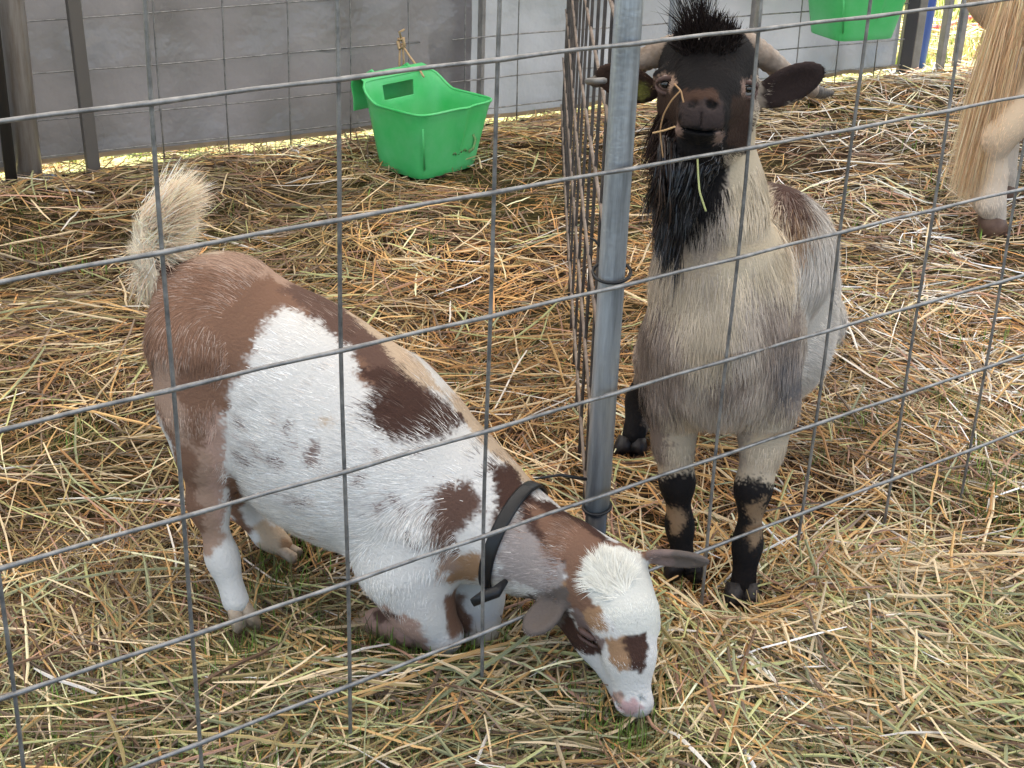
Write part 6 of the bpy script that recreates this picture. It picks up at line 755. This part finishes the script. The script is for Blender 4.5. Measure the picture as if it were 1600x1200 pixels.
# tail: a raised brush of long cream hair
tp0, tp1 = at(236, 402, 1.93), at(262, 330, 1.94)
M_brush = mat('tail_brush', rough=.6, vcol=True, spec=.2, trans=.45)
t = rg.random(5200)[:, None]; base = np.array([at(238, 440, 1.93)*(1-u)+at(246, 325, 1.935)*u for u in t[:, 0]])
ax_ = at(335, 305, 1.93)-at(238, 400, 1.93); ax_ /= np.linalg.norm(ax_)
dr = rg.normal(0, .30, base.shape)+ax_*np.clip(t*1.7, .1, 1.5)+np.array([-.10, -.1, -.9])*(1-t)**2
cc_ = np.array((1.05, .84, .66))*(1-.55*np.exp(-((base[:, 2:]-at(250, 415, 1.93)[2])/.012)**2)*(rg.random((len(base), 1)) < .35))
locks('tail_hair', base+rg.normal(0, .010, base.shape)*[1, 1, .5], dr, .034+.048*t[:, 0], .0014, cc_, g1, grav=.10, segs=4, rg=rg, mat_=M_brush)
# collar with a loose strap end
M_collar = mat('black_collar', (.012, .012, .013), .4, bump=.1, bscale=90)
e1 = np.cross(ndir, [0, 1, 0]); e1 /= np.linalg.norm(e1); e2 = np.cross(ndir, e1)
from mathutils.bvhtree import BVHTree
bv1 = BVHTree.FromPolygons([tuple(v) for v in V], [tuple(q) for q in Q])
ringp = []
for a in np.linspace(0, 2*np.pi, 49):
    d_ = e1*math.cos(a)+e2*math.sin(a)
    far = cA+d_*.25; hit = bv1.ray_cast(Vector(far), Vector(-d_))
    rr_ = min(max(np.linalg.norm(np.array(hit[0])-cA) if hit[0] is not None else .07, .045), .080); ringp.append(cA+d_*(rr_+.0045))
ringp = np.array(ringp); ringp[-1] = ringp[0]
for _ in range(6): ringp[:-1] = (np.roll(ringp[:-1], 1, 0)+ringp[:-1]*2+np.roll(ringp[:-1], -1, 0))/4; ringp[-1] = ringp[0]
rad3 = ringp-cA; rad3 /= np.linalg.norm(rad3, axis=1)[:, None]
prof = [(-.0095, -.001), (-.0095, .0018), (-.006, .0028), (.006, .0028), (.0095, .0018), (.0095, -.001)]
CV = np.concatenate([[p+ndir*u+r*v for u, v in prof] for p, r in zip(ringp, rad3)]); m_ = len(prof)
cf = np.array([[i*m_+j, i*m_+(j+1) % m_, (i+1)*m_+(j+1) % m_, (i+1)*m_+j] for i in range(48) for j in range(m_)])
col_o = link('collar', mesh_np('collar', CV, cf), g1, M_collar)
sA, sB = at(775, 925, 1.66), at(738, 942, 1.655)
tube('strap_end', [at(790, 908, 1.68), sA, (sA+sB)/2+[0, 0, .002], sB], [.004, .0085, .0085, .006], col_o, M_collar, 10)

# ---- grey buck with horns and a black beard
HC2 = at(1105, 150, 1.93)
g2 = thing('goat', on_ground(1115, 930), 'horned grey and cream goat with a long black beard standing behind the fence', 'goat')
P2 = goat2()
def len2(P, L):
    L = np.clip(L, 0, .05)*np.where(P[:, 2] < .17, .25, 1); L = np.where((P[:, 2] > .225) & (P[:, 2] < .36) & (P[:, 1] < 2.12), np.maximum(L, .024), L); dn = np.linalg.norm(P-at(1098, 180, 1.85), axis=1)
    return np.where(dn < .05, .002+.004*(dn/.05)**2, L)
V, Q, N, rg = make_goat(g2, P2, COAT_2, .0032, 220000, .034, HC2, .012, 21, len2, dens=lambda C: np.where(np.linalg.norm(C-HC2, axis=1) < .13, 3., 1.), jit=.012, roan=.5)
for top, bot, f in (((1066, 866, 1.972), (1068, 892, 1.965), (0, -1, 0)), ((1161, 912, 1.927), (1160, 944, 1.915), (0, -1, 0)), ((988, 684, 2.415), (984, 706, 2.41), (-.1, -1, 0)), ((1188, 684, 2.415), (1185, 706, 2.41), (.1, -1, 0))):
    hoof(g2, at(*top), at(*bot), .025, M_hoofk, f)
for (ex, ey, sgn) in ((1041, 131, -1), (1166, 138, 1)):
    c_ = at(ex, ey, 1.929); eo = ball('eye', c_, .0125, g2, M_iris_p if sgn < 0 else M_iris_l)
    ball('pupil', c_+np.array([sgn*.0015, -.0088, .0012]), .0066, eo, M_pupil, (1.1, .85, .8))
    for up in (1, -1):
        arc = [c_+np.array([math.cos(a)*.0140, -.0045-.0065*math.sin(a), up*math.sin(a)*.0105]) for a in np.linspace(0, math.pi, 9)]
        tube('eyelid', arc, [.001, .0024, .003, .0032, .0032, .0032, .003, .0024, .001], eo, M_lid, 8)
# horns, sweeping out, back and down
def horn(pts, rad):
    P = np.array([at(*p) for p in pts]); t = np.linspace(0, len(P)-1, 70); S = np.stack([np.interp(t, np.arange(len(P)), P[:, c]) for c in range(3)], -1)
    for _ in range(12): S[1:-1] = (S[:-2]+S[1:-1]*2+S[2:])/4
    r = np.interp(t, np.arange(len(P)), rad)*(1+.045*np.sin(np.arange(70)*1.9))
    o = tube('horn', S[:52], r[:52], g2, M_horn, 16); tube('horn_tip', S[51:], r[51:], o, M_horntip, 16)
horn([(1142, 72, 1.995), (1165, 70, 1.998), (1200, 92, 2.01), (1235, 122, 2.035), (1262, 139, 2.06), (1285, 146, 2.075), (1302, 145, 2.08)], [.021, .0205, .0165, .0135, .011, .0085, .003])
horn([(1072, 74, 1.995), (1048, 78, 1.998), (1012, 90, 2.01), (980, 108, 2.03), (950, 122, 2.05), (930, 128, 2.06), (915, 126, 2.065)], [.021, .0205, .0165, .0135, .011, .0085, .003])
# tuft between the horns
Pf, Mf = patch(V, Q, N, at(1105, 66, 1.955), .046, 1150, rg)
rt = Pf-at(1100, 90, 1.98); rt /= np.linalg.norm(rt, axis=1)[:, None]
locks('forelock', Pf, rt*.55+np.array([0, -.1, .75])+rg.normal(0, .28, Pf.shape)+np.array([-.12, 0, 0]), np.where(np.abs(Pf[:, 0]-at(1090, 60, 1.95)[0]) < .016, .068, .022)*(.35+.8*rg.random(len(Pf))), .0012, (.018, .012, .011), g2, grav=.12, segs=4, rg=rg)
Pf, Mf = patch(V, Q, N, at(1105, 92, 1.925), .040, 2600, rg)
strands('brow_hair', Pf, Mf, np.tile([0, -.1, -.9], (len(Pf), 1))+rg.normal(0, .35, Pf.shape), .018, .0012, .35, np.tile((.016, .012, .011), (len(Pf), 1)), g2, droop=.5, segs=3, rg=rg)
# beard
nb = 5200; u, v = rg.random(nb), rg.random(nb)
rootsb = np.array([at(1030+104*a, 215+34*b_-10*abs(a-.45), 1.905+.055*b_) for a, b_ in zip(u, v)])
ncl = 30; uc = np.sort(rg.random(ncl)); sc_ = .62+.40*rg.random(ncl)
tipx = np.interp(uc, [0, .3, .6, 1], [1024, 1038, 1060, 1108])+rg.normal(0, 7, ncl); tipy = 235+(np.interp(uc, [0, .3, .6, .85, 1], [395, 470, 410, 312, 268])-235)*sc_
ci = np.argmin(np.abs(u[:, None]+rg.normal(0, .05, (nb, 1))-uc[None]), 1)
tips = np.array([at(tipx[c], tipy[c], 1.895+.02*math.sin(c*2.1)) for c in range(ncl)])
frac = .62+.48*rg.random(nb); tg = rootsb+(tips[ci]-rootsb)*frac[:, None]+rg.normal(0, .0045, (nb, 3))
SG = 9; V_ = []; ph = rg.random(ncl)[ci]*6.28; am = (.003+.005*rg.random(ncl))[ci]; sd_ = rg.normal(0, 1, (nb, 3)); sd_[:, 1] -= .5; wb = .0015*(.6+.8*rg.random(nb))
for s_ in range(SG+1):
    t_ = s_/SG; c_ = rootsb*(1-t_)+tg*t_; c_ = c_+np.array([0, -.028, 0])*math.sin(math.pi*min(1, t_*1.25))*.8
    c_[:, 0] += am*np.sin(ph+t_*6.5)*t_+rg.normal(0, .0006, nb); W_ = np.cross(tg-rootsb, sd_); W_ /= np.linalg.norm(W_, axis=1)[:, None]
    hw_ = (wb*.5*(1-t_**2.5))[:, None]; V_ += [c_-W_*hw_, c_+W_*hw_] if s_ < SG else [c_]
nv_ = len(V_); b0_ = np.arange(nb)*nv_
cb = np.where(rg.random((nb, 1)) < .05, np.array([[.20, .19, .20]]), np.array([[.011, .010, .011]]))
cb = np.where((u[:, None] < .22) & (rg.random((nb, 1)) < .4), np.array([[.05, .03, .022]]), cb)*np.exp(rg.normal(0, .3, (nb, 1)))
link('beard', mesh_np('beard', np.stack(V_, 1).reshape(-1, 3), [np.stack([b0_+2*q, b0_+2*q+1, b0_+2*q+3, b0_+2*q+2], -1) for q in range(SG-1)]+[np.stack([b0_+2*(SG-1), b0_+2*(SG-1)+1, b0_+2*SG], -1)],
    col=np.repeat(cb[:, None], nv_, 1).reshape(-1, 3)), g2, mat('beard_hair', rough=.34, vcol=True, spec=.5))
# cheek fringe
Pf, Mf = patch(V, Q, N, at(1040, 215, 1.93), .035, 900, rg)
locks('cheek_fringe', Pf, Mf*.25+np.array([-.3, -.1, -.9])+rg.normal(0, .15, Pf.shape), .05*(.5+rg.random(len(Pf))), .0015, (.035, .022, .018), g2, grav=.3, segs=4, rg=rg)
# wispy hair on the backs of the upper legs
# straw caught on its face, hanging over the nose
M_straw1 = mat('dry_stalk', (.40, .24, .12), .7); M_straw2 = mat('green_stalk', (.50, .52, .22), .6)
def stalk(pts, r, m, label):
    P = np.array([at(*p) for p in pts]); t = np.linspace(0, len(P)-1, 24); S = np.stack([np.interp(t, np.arange(len(P)), P[:, c]) for c in range(3)], -1)
    for _ in range(2): S[1:-1] = (S[:-2]+S[1:-1]*2+S[2:])/4
    tag(tube('straw_stalk', S, r, None, m, 5), label, 'straw')
stalk([(1054, 131, 1.85), (1064, 142, 1.835), (1068, 160, 1.83)], .0012, M_straw1, 'short brown stalk stuck on the nose bridge of the horned goat')
stalk([(1064, 141, 1.835), (1048, 158, 1.84), (1036, 180, 1.85), (1031, 205, 1.86), (1034, 230, 1.86), (1036, 246, 1.86)], .0011, M_straw1, 'long curved brown stalk hanging from the nose of the horned goat')
stalk([(1020, 208, 1.86), (1038, 204, 1.845), (1055, 198, 1.835)], .0013, mat('tan_stalk', (.55, .36, .18), .7), 'short tan stalk sticking out of the mouth corner of the horned goat')
stalk([(1090, 248, 1.87), (1091, 275, 1.865), (1093, 300, 1.86), (1103, 330, 1.86)], .0014, M_straw2, 'pale green stalk hanging in the black beard')
stalk([(1092, 62, 1.92), (1101, 50, 1.92)], .0014, mat('white_stalk', (.7, .68, .6), .7), 'tiny white straw lying in the black hair tuft')

# ---- pale pony, only its hind legs and tail reach into the picture
def pony():
    P = []; r = 1
    B = on_ground(1526, 369)           # near hind hoof
    f = np.array([.93, .36, 0]); s = np.array([-.36, .93, 0])       # faces away to the right
    def W(a, b_, z): return B+f*a+s*b_+np.array([0, 0, z])
    def ch(pts, k=.05):
        return [('c', W(*pts[i][:3]), pts[i][3], W(*pts[i+1][:3]), pts[i+1][3], k) for i in range(len(pts)-1)]
    P += ch([(.12, .14, .66, .155), (.40, .14, .64, .18), (.72, .14, .66, .16)], .08)
    for b_ in (0, .25):
        o = .23 if b_ else 0
        P += ch([(.18+o*.5, b_+(.03 if not b_ else -.03), .58, .12), (.17+o, b_, .44, .082), (.03+o, b_, .305, .044), (.0+o, b_, .275, .034), (.022+o, b_, .17, .026), (.018+o, b_, .105, .033), (.05+o, b_, .055, .030)], .05)
        P += ch([(.74, b_, .56, .09), (.75, b_, .40, .05), (.75, b_, .30, .034), (.76, b_, .17, .026), (.76, b_, .10, .030), (.79, b_, .055, .029)], .05)
    P += ch([(.80, .12, .72, .11), (.98, .12, .92, .085), (1.08, .12, 1.0, .07), (1.24, .12, .86, .045), (1.30, .12, .80, .042)], .06)
    P += ch([(1.05, .09, 1.04, .02), (1.06, .08, 1.12, .01)], .02)+ch([(1.05, .15, 1.04, .02), (1.06, .16, 1.12, .01)], .02)
    return P, W, f, s
PP, W, pf, ps = pony()
pr = thing('pony', W(.3, .12, 0), 'pale cream pony with a long blond tail standing at the right edge', 'pony')
V, Q, N = build_body(PP, .008)
pc_ = np.tile((.62, .48, .34), (len(V), 1)); lowz = np.clip((.30-V[:, 2])/.2, 0, 1)[:, None]; pc_ = pc_*(1-lowz)+np.array((.70, .60, .50))*lowz
link('body', mesh_np('body', V, Q, col=pc_*.8), pr, M_skin)
rgp = np.random.default_rng(31); P_, M_ = scatter(V, Q, N, 60000, rgp, lambda C: np.where(C@pf < (W(.45, 0, 0)@pf), 4., .5)); F_, rd_, _ = flow_field(P_, M_, PP)
lowz = np.clip((.30-P_[:, 2])/.2, 0, 1)[:, None]; cpn = np.array((.64, .47, .32))*(1-lowz)+np.array((.70, .60, .50))*lowz
strands('coat', P_, M_, F_, .016, .0026, .2, cpn, pr, droop=.1, segs=2, rg=rgp)
M_ph = mat('pony_hoof', (.09, .05, .035), .5, nscale=30, ncol=(.16, .10, .07))
for a_, b_ in ((0, 0), (.23, .25), (.76, 0), (.76, .25)):
    V_, F__ = tube_arrays([W(a_+.03, b_, .06), W(a_+.045, b_, .03), W(a_+.055, b_, .004)], [.032, .038, .043], 18); link('hoof', mesh_np('hoof', V_, F__), pr, M_ph)
nt_ = 9500; tt = rgp.random(nt_)
root_ = np.array([W(-.035, .10, .74)+rgp.normal(0, .018, 3) for _ in range(nt_)])
a0 = at(1590, -10, W(-.05, .06, 0)[1]); 
rows = np.array([W(.045, .05, .80)*(1-k)+W(.01, .02, .50)*k for k in rgp.random(nt_)])+rgp.normal(0, .015, (nt_, 3))*[1, 1, .3]
ct = np.where(rgp.random((nt_, 1)) < .5, np.array([[.90, .70, .49]]), np.array([[.80, .58, .38]]))
locks('tail_hair', rows, np.array([-.13, -.05, -1.])+rgp.normal(0, .05, (nt_, 3)), (.30+.30*rgp.random(nt_))*(rows[:, 2]/.66), .0021, ct, pr, grav=.3, segs=7, curl=.012, rg=rgp, mat_=M_brush)
# ------------------------------------------------------------------ straw bedding and grass
M_straw = mat('straw', rough=.55, vcol=True, spec=.35, trans=.12)
M_grass = mat('grass_blades', rough=.5, vcol=True, spec=.3, trans=.3)
def vnoise(x, y, sc, seed):
    rg = np.random.default_rng(seed); T = rg.random((64, 64)); X, Y = x*sc+100, y*sc+100; i, j = np.floor(X).astype(int), np.floor(Y).astype(int); u, v = X-i, Y-j
    u, v = u*u*(3-2*u), v*v*(3-2*v); g_ = lambda a, b: T[a % 64, b % 64]
    return (g_(i, j)*(1-u)+g_(i+1, j)*u)*(1-v)+(g_(i, j+1)*(1-u)+g_(i+1, j+1)*u)*v
def region(n_, y0, y1, rg, pw=2.0):
    """ground points seen at an even density in the picture, with a margin at both sides"""
    u = rg.random(n_); a = y0**(1-pw+1e-9); b = y1**(1-pw+1e-9); y = (a+u*(b-a))**(1/(1-pw+1e-9))
    x = (rg.random(n_)*2-1)*(.40*y+.22)+.0; return x, y
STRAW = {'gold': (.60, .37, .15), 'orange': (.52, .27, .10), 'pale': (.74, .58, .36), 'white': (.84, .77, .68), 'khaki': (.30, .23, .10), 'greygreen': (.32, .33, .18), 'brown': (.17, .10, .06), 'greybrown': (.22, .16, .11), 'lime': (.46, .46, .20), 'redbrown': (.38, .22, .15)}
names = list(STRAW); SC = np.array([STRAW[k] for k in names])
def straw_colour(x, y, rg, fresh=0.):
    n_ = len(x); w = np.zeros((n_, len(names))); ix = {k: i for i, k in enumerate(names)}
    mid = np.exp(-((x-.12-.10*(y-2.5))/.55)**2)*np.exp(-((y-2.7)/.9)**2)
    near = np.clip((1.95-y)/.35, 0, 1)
    right = np.clip((x-.35-.0*(y))/.5, 0, 1)*np.clip((y-1.9)/.8, 0, 1)  # whiter straw mix here paints in the brighter light of the open side
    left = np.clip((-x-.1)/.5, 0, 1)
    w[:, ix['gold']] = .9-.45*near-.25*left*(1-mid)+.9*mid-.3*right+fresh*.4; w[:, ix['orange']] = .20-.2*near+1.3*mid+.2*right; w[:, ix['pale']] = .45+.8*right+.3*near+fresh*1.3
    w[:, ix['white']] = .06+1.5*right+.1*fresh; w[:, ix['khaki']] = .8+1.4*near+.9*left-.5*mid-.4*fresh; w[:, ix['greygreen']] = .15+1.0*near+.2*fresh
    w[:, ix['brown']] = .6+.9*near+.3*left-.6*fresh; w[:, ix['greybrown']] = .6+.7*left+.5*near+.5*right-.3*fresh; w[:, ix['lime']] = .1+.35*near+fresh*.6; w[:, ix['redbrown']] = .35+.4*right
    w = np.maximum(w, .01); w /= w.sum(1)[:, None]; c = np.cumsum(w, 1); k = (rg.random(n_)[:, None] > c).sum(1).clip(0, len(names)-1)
    damp_haze = .66+.62*vnoise(x, y, 3.1, 31)+.40*(vnoise(x, y, 9, 32)-.5)+.12*np.clip(x-.4, 0, 1)-.17*near      # damp and soiled patches, pale haze painted in at right, darker near
    return SC[k]*(np.exp(rg.normal(0, .18, n_))*damp_haze)[:, None]
def straw_mesh(name, x, y, L, Wd, zoff, rg, fresh=0., tilt=.08, bend=.25, kink=.25, segs=3, colour=None, mat_=None, flowk=1.):
    n_ = len(x); th = vnoise(x, y, 2.4, 4)*6.3*flowk+rg.normal(0, .6, n_); th = np.where(rg.random(n_) < .25, rg.random(n_)*6.28, th)
    el = rg.normal(0, tilt, n_); half = segs/2.
    cur = np.stack([x, y, np.zeros(n_)], -1); pts = [None]*(segs+1)
    ang = th[:, None]+np.cumsum(rg.normal(0, bend/segs, (n_, segs)), 1)+(rg.random((n_, 1)) < .12)*np.where(np.arange(segs)[None] >= rg.integers(1, segs, n_)[:, None], rg.normal(0, 1, (n_, 1)), 0)
    ele = el[:, None]+rg.normal(0, tilt*.6, (n_, segs))
    d = np.stack([np.cos(ang)*np.cos(ele), np.sin(ang)*np.cos(ele), np.sin(ele)], -1)*(L/segs)[:, None, None]
    Pp = np.concatenate([np.zeros((n_, 1, 3)), np.cumsum(d, 1)], 1); Pp -= Pp.mean(1, keepdims=True); Pp += cur[:, None]
    hz_ = hay_height(Pp[..., 0], Pp[..., 1])
    Pp[..., 2] += hz_*.9+zoff[:, None]*pressed(Pp[..., 0], Pp[..., 1]); Pp[..., 2] = np.maximum(Pp[..., 2], hz_*.35+.002)
    T_ = np.gradient(Pp, axis=1); T_ /= np.maximum(np.linalg.norm(T_, axis=-1, keepdims=True), 1e-9)
    B_ = np.cross(T_, [0, 0, 1.]); B_ /= np.maximum(np.linalg.norm(B_, axis=-1, keepdims=True), 1e-6)
    ro = (rg.normal(0, .5, n_))[:, None, None]; U_ = np.cross(B_, T_); B2 = B_*np.cos(ro)+U_*np.sin(ro); U2 = U_*np.cos(ro)-B_*np.sin(ro)
    tap = np.ones(segs+1); tap[0] = .75; tap[-1] = .45
    hw = (Wd*.5)[:, None, None]*tap[None, :, None]
    # roof-shaped section: left edge, ridge, right edge
    A = Pp-B2*hw; C_ = Pp+B2*hw; R2 = Pp+U2*hw*.7
    VV = np.stack([A, R2, C_], 2).reshape(-1, 3); b0 = np.arange(n_)*(segs+1)*3; F = []
    for s in range(segs):
        a = b0+s*3; F += [np.stack([a, a+1, a+4, a+3], -1), np.stack([a+1, a+2, a+5, a+4], -1)]
    c = straw_colour(x, y, rg, fresh) if colour is None else colour
    cc = np.repeat(c[:, None], (segs+1)*3, 1); cc[:, :3] *= .9
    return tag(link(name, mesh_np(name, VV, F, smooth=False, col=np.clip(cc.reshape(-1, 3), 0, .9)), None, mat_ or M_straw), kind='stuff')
rs = np.random.default_rng(77)
def keep(x, y, m): return x[m], y[m]
inside_ = lambda x, y: ((np.stack([x, y, 0*x], -1)-T0)@TN) < .02
# fine trampled chaff, then ordinary straw, then the long fresh stalks on top
x, y = region(62000, 1.15, 6.3, rs, 2.0); m = inside_(x, y) | (rs.random(len(x)) < .0); x, y = keep(x, y, m); sc_ = .55+.22*y
straw_mesh('chaff_layer', x, y, (.02+.045*rs.random(len(x)))*sc_, (.0012+.0016*rs.random(len(x)))*sc_, .000+.012*rs.random(len(x)), rs, tilt=.16, segs=2, colour=straw_colour(x, y, rs)*np.array([.76, .66, .55]))
x, y = region(60000, 1.15, 6.3, rs, 2.1); thick = vnoise(x, y, 2.3, 8)*.7+vnoise(x, y, 6, 9)*.3; m = inside_(x, y) & (rs.random(len(x)) < pressed(x, y)+.35) & (rs.random(len(x)) < np.clip(thick*2.6-.55-.25*np.clip((1.9-y)/.4, 0, 1), .10, 1)); x, y = keep(x, y, m); sc_ = .56+.22*y
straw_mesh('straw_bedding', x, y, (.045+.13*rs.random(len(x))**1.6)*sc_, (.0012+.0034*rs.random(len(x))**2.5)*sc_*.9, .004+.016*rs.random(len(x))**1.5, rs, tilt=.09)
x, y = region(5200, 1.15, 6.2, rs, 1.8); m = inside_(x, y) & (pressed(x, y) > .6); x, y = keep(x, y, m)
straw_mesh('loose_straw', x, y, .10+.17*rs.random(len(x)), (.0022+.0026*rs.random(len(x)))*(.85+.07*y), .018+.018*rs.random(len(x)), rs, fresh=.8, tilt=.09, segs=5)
# fresh heap by the fence foot and along the near edge
n_ = 2600; x = np.concatenate([rs.normal(.50, .17, n_), rs.normal(.25, .45, 1200)]); y = np.concatenate([rs.normal(1.78, .13, n_), rs.normal(1.62, .10, 1200)]); m = pressed(x, y) > .55; x, y = keep(x, y, m)
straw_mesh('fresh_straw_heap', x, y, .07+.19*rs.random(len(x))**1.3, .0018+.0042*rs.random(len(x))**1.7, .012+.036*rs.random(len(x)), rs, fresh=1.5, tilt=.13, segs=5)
# straw ridge at the foot of the tarp
n_ = 1500; s_ = rs.random(n_)*4.4-.5; q_ = T0+TD*s_[:, None]+TN*rs.normal(-.24, .05, n_)[:, None]
straw_mesh('straw_windrow', q_[:, 0], q_[:, 1], .10+.18*rs.random(n_), .003+.003*rs.random(n_), .005+.03*rs.random(n_), rs, fresh=.2, tilt=.1, segs=4)
# grass
def blades(name, x, y, hgt, wdt, colour, rg, lean=.5, kind='stuff', z0=None):
    n_ = len(x); a = rg.random(n_)*6.28; l = rg.normal(0, lean, n_); b0 = np.stack([x, y, np.zeros(n_) if z0 is None else z0], -1); s = np.stack([-np.sin(a), np.cos(a), 0*a], -1)*(wdt*.5)[:, None]
    d1 = np.stack([np.cos(a)*l, np.sin(a)*l, np.ones(n_)], -1); d1 /= np.linalg.norm(d1, axis=1)[:, None]; d2 = d1+np.stack([np.cos(a)*abs(l)*.9, np.sin(a)*abs(l)*.9, -.35*np.ones(n_)], -1); d2 /= np.linalg.norm(d2, axis=1)[:, None]
    m = b0+d1*(hgt*.55)[:, None]; t = m+d2*(hgt*.5)[:, None]
    V = np.stack([b0-s, b0+s, m-s*.8, m+s*.8, t], 1).reshape(-1, 3); k = np.arange(n_)*5
    return tag(link(name, mesh_np(name, V, [np.stack([k, k+1, k+3, k+2], -1), np.stack([k+2, k+3, k+4], -1)], smooth=True, col=np.clip(np.repeat(colour[:, None], 5, 1).reshape(-1, 3), 0, .9)), None, M_grass), kind=kind)
x, y = region(90000, 1.15, 6.0, rs, 1.9); gn = vnoise(x, y, 3.0, 21)*.6+vnoise(x, y, 9, 22)*.4
nearw = .32*np.exp(-((y-1.55)/.28)**2)+.36*np.exp(-((x-.72)/.16)**2)*np.exp(-((y-1.7)/.25)**2)+.20*np.exp(-((y-3.6)/.5)**2)*np.exp(-((x+.35)/.6)**2)
m = inside_(x, y) & (rs.random(len(x)) < np.clip((gn-.62+nearw)*4, .012, .75)); x, y = keep(x, y, m)
gc = np.where(rs.random((len(x), 1)) < .45, np.array([[.18, .30, .06]]), np.array([[.16, .16, .07]]))*np.exp(rs.normal(0, .25, (len(x), 1)))
blades('grass_tufts', x, y, .022+.040*rs.random(len(x)), .0014+.0016*rs.random(len(x))*(.6+.2*y), gc, rs, .6, z0=hay_height(x, y)*.6)
# the sunlit field outside
n_ = 90000; s_ = rs.random(n_)*9-1.6; q_ = T0+TD*s_[:, None]+TN*(.0+rs.random(n_)**1.7*5.5)[:, None]
m = (s_ > 3.3) | (rs.random(n_) < .8); q_ = q_[m]; q_ = q_[~inside_(q_[:, 0], q_[:, 1])]
m = np.abs(q_[:, 0]) < .45*q_[:, 1]+.6; q_ = q_[m]
gc = np.where(rs.random((len(q_), 1)) < .5, np.array([[.22, .29, .06]]), np.array([[.55, .46, .18]]))*np.exp(rs.normal(0, .25, (len(q_), 1)))
blades('field_grass', q_[:, 0], q_[:, 1], .03+.04*rs.random(len(q_)), .004+.004*rs.random(len(q_)), gc, rs, .7)
n_ = 3500; s_ = rs.random(n_)*6-1.6; q_ = T0+TD*s_[:, None]+TN*(.02+rs.random(n_)*1.0)[:, None]
straw_mesh('stray_straw', q_[:, 0], q_[:, 1], .08+.12*rs.random(n_), .004+.003*rs.random(n_), .004+.02*rs.random(n_), rs, fresh=.8)
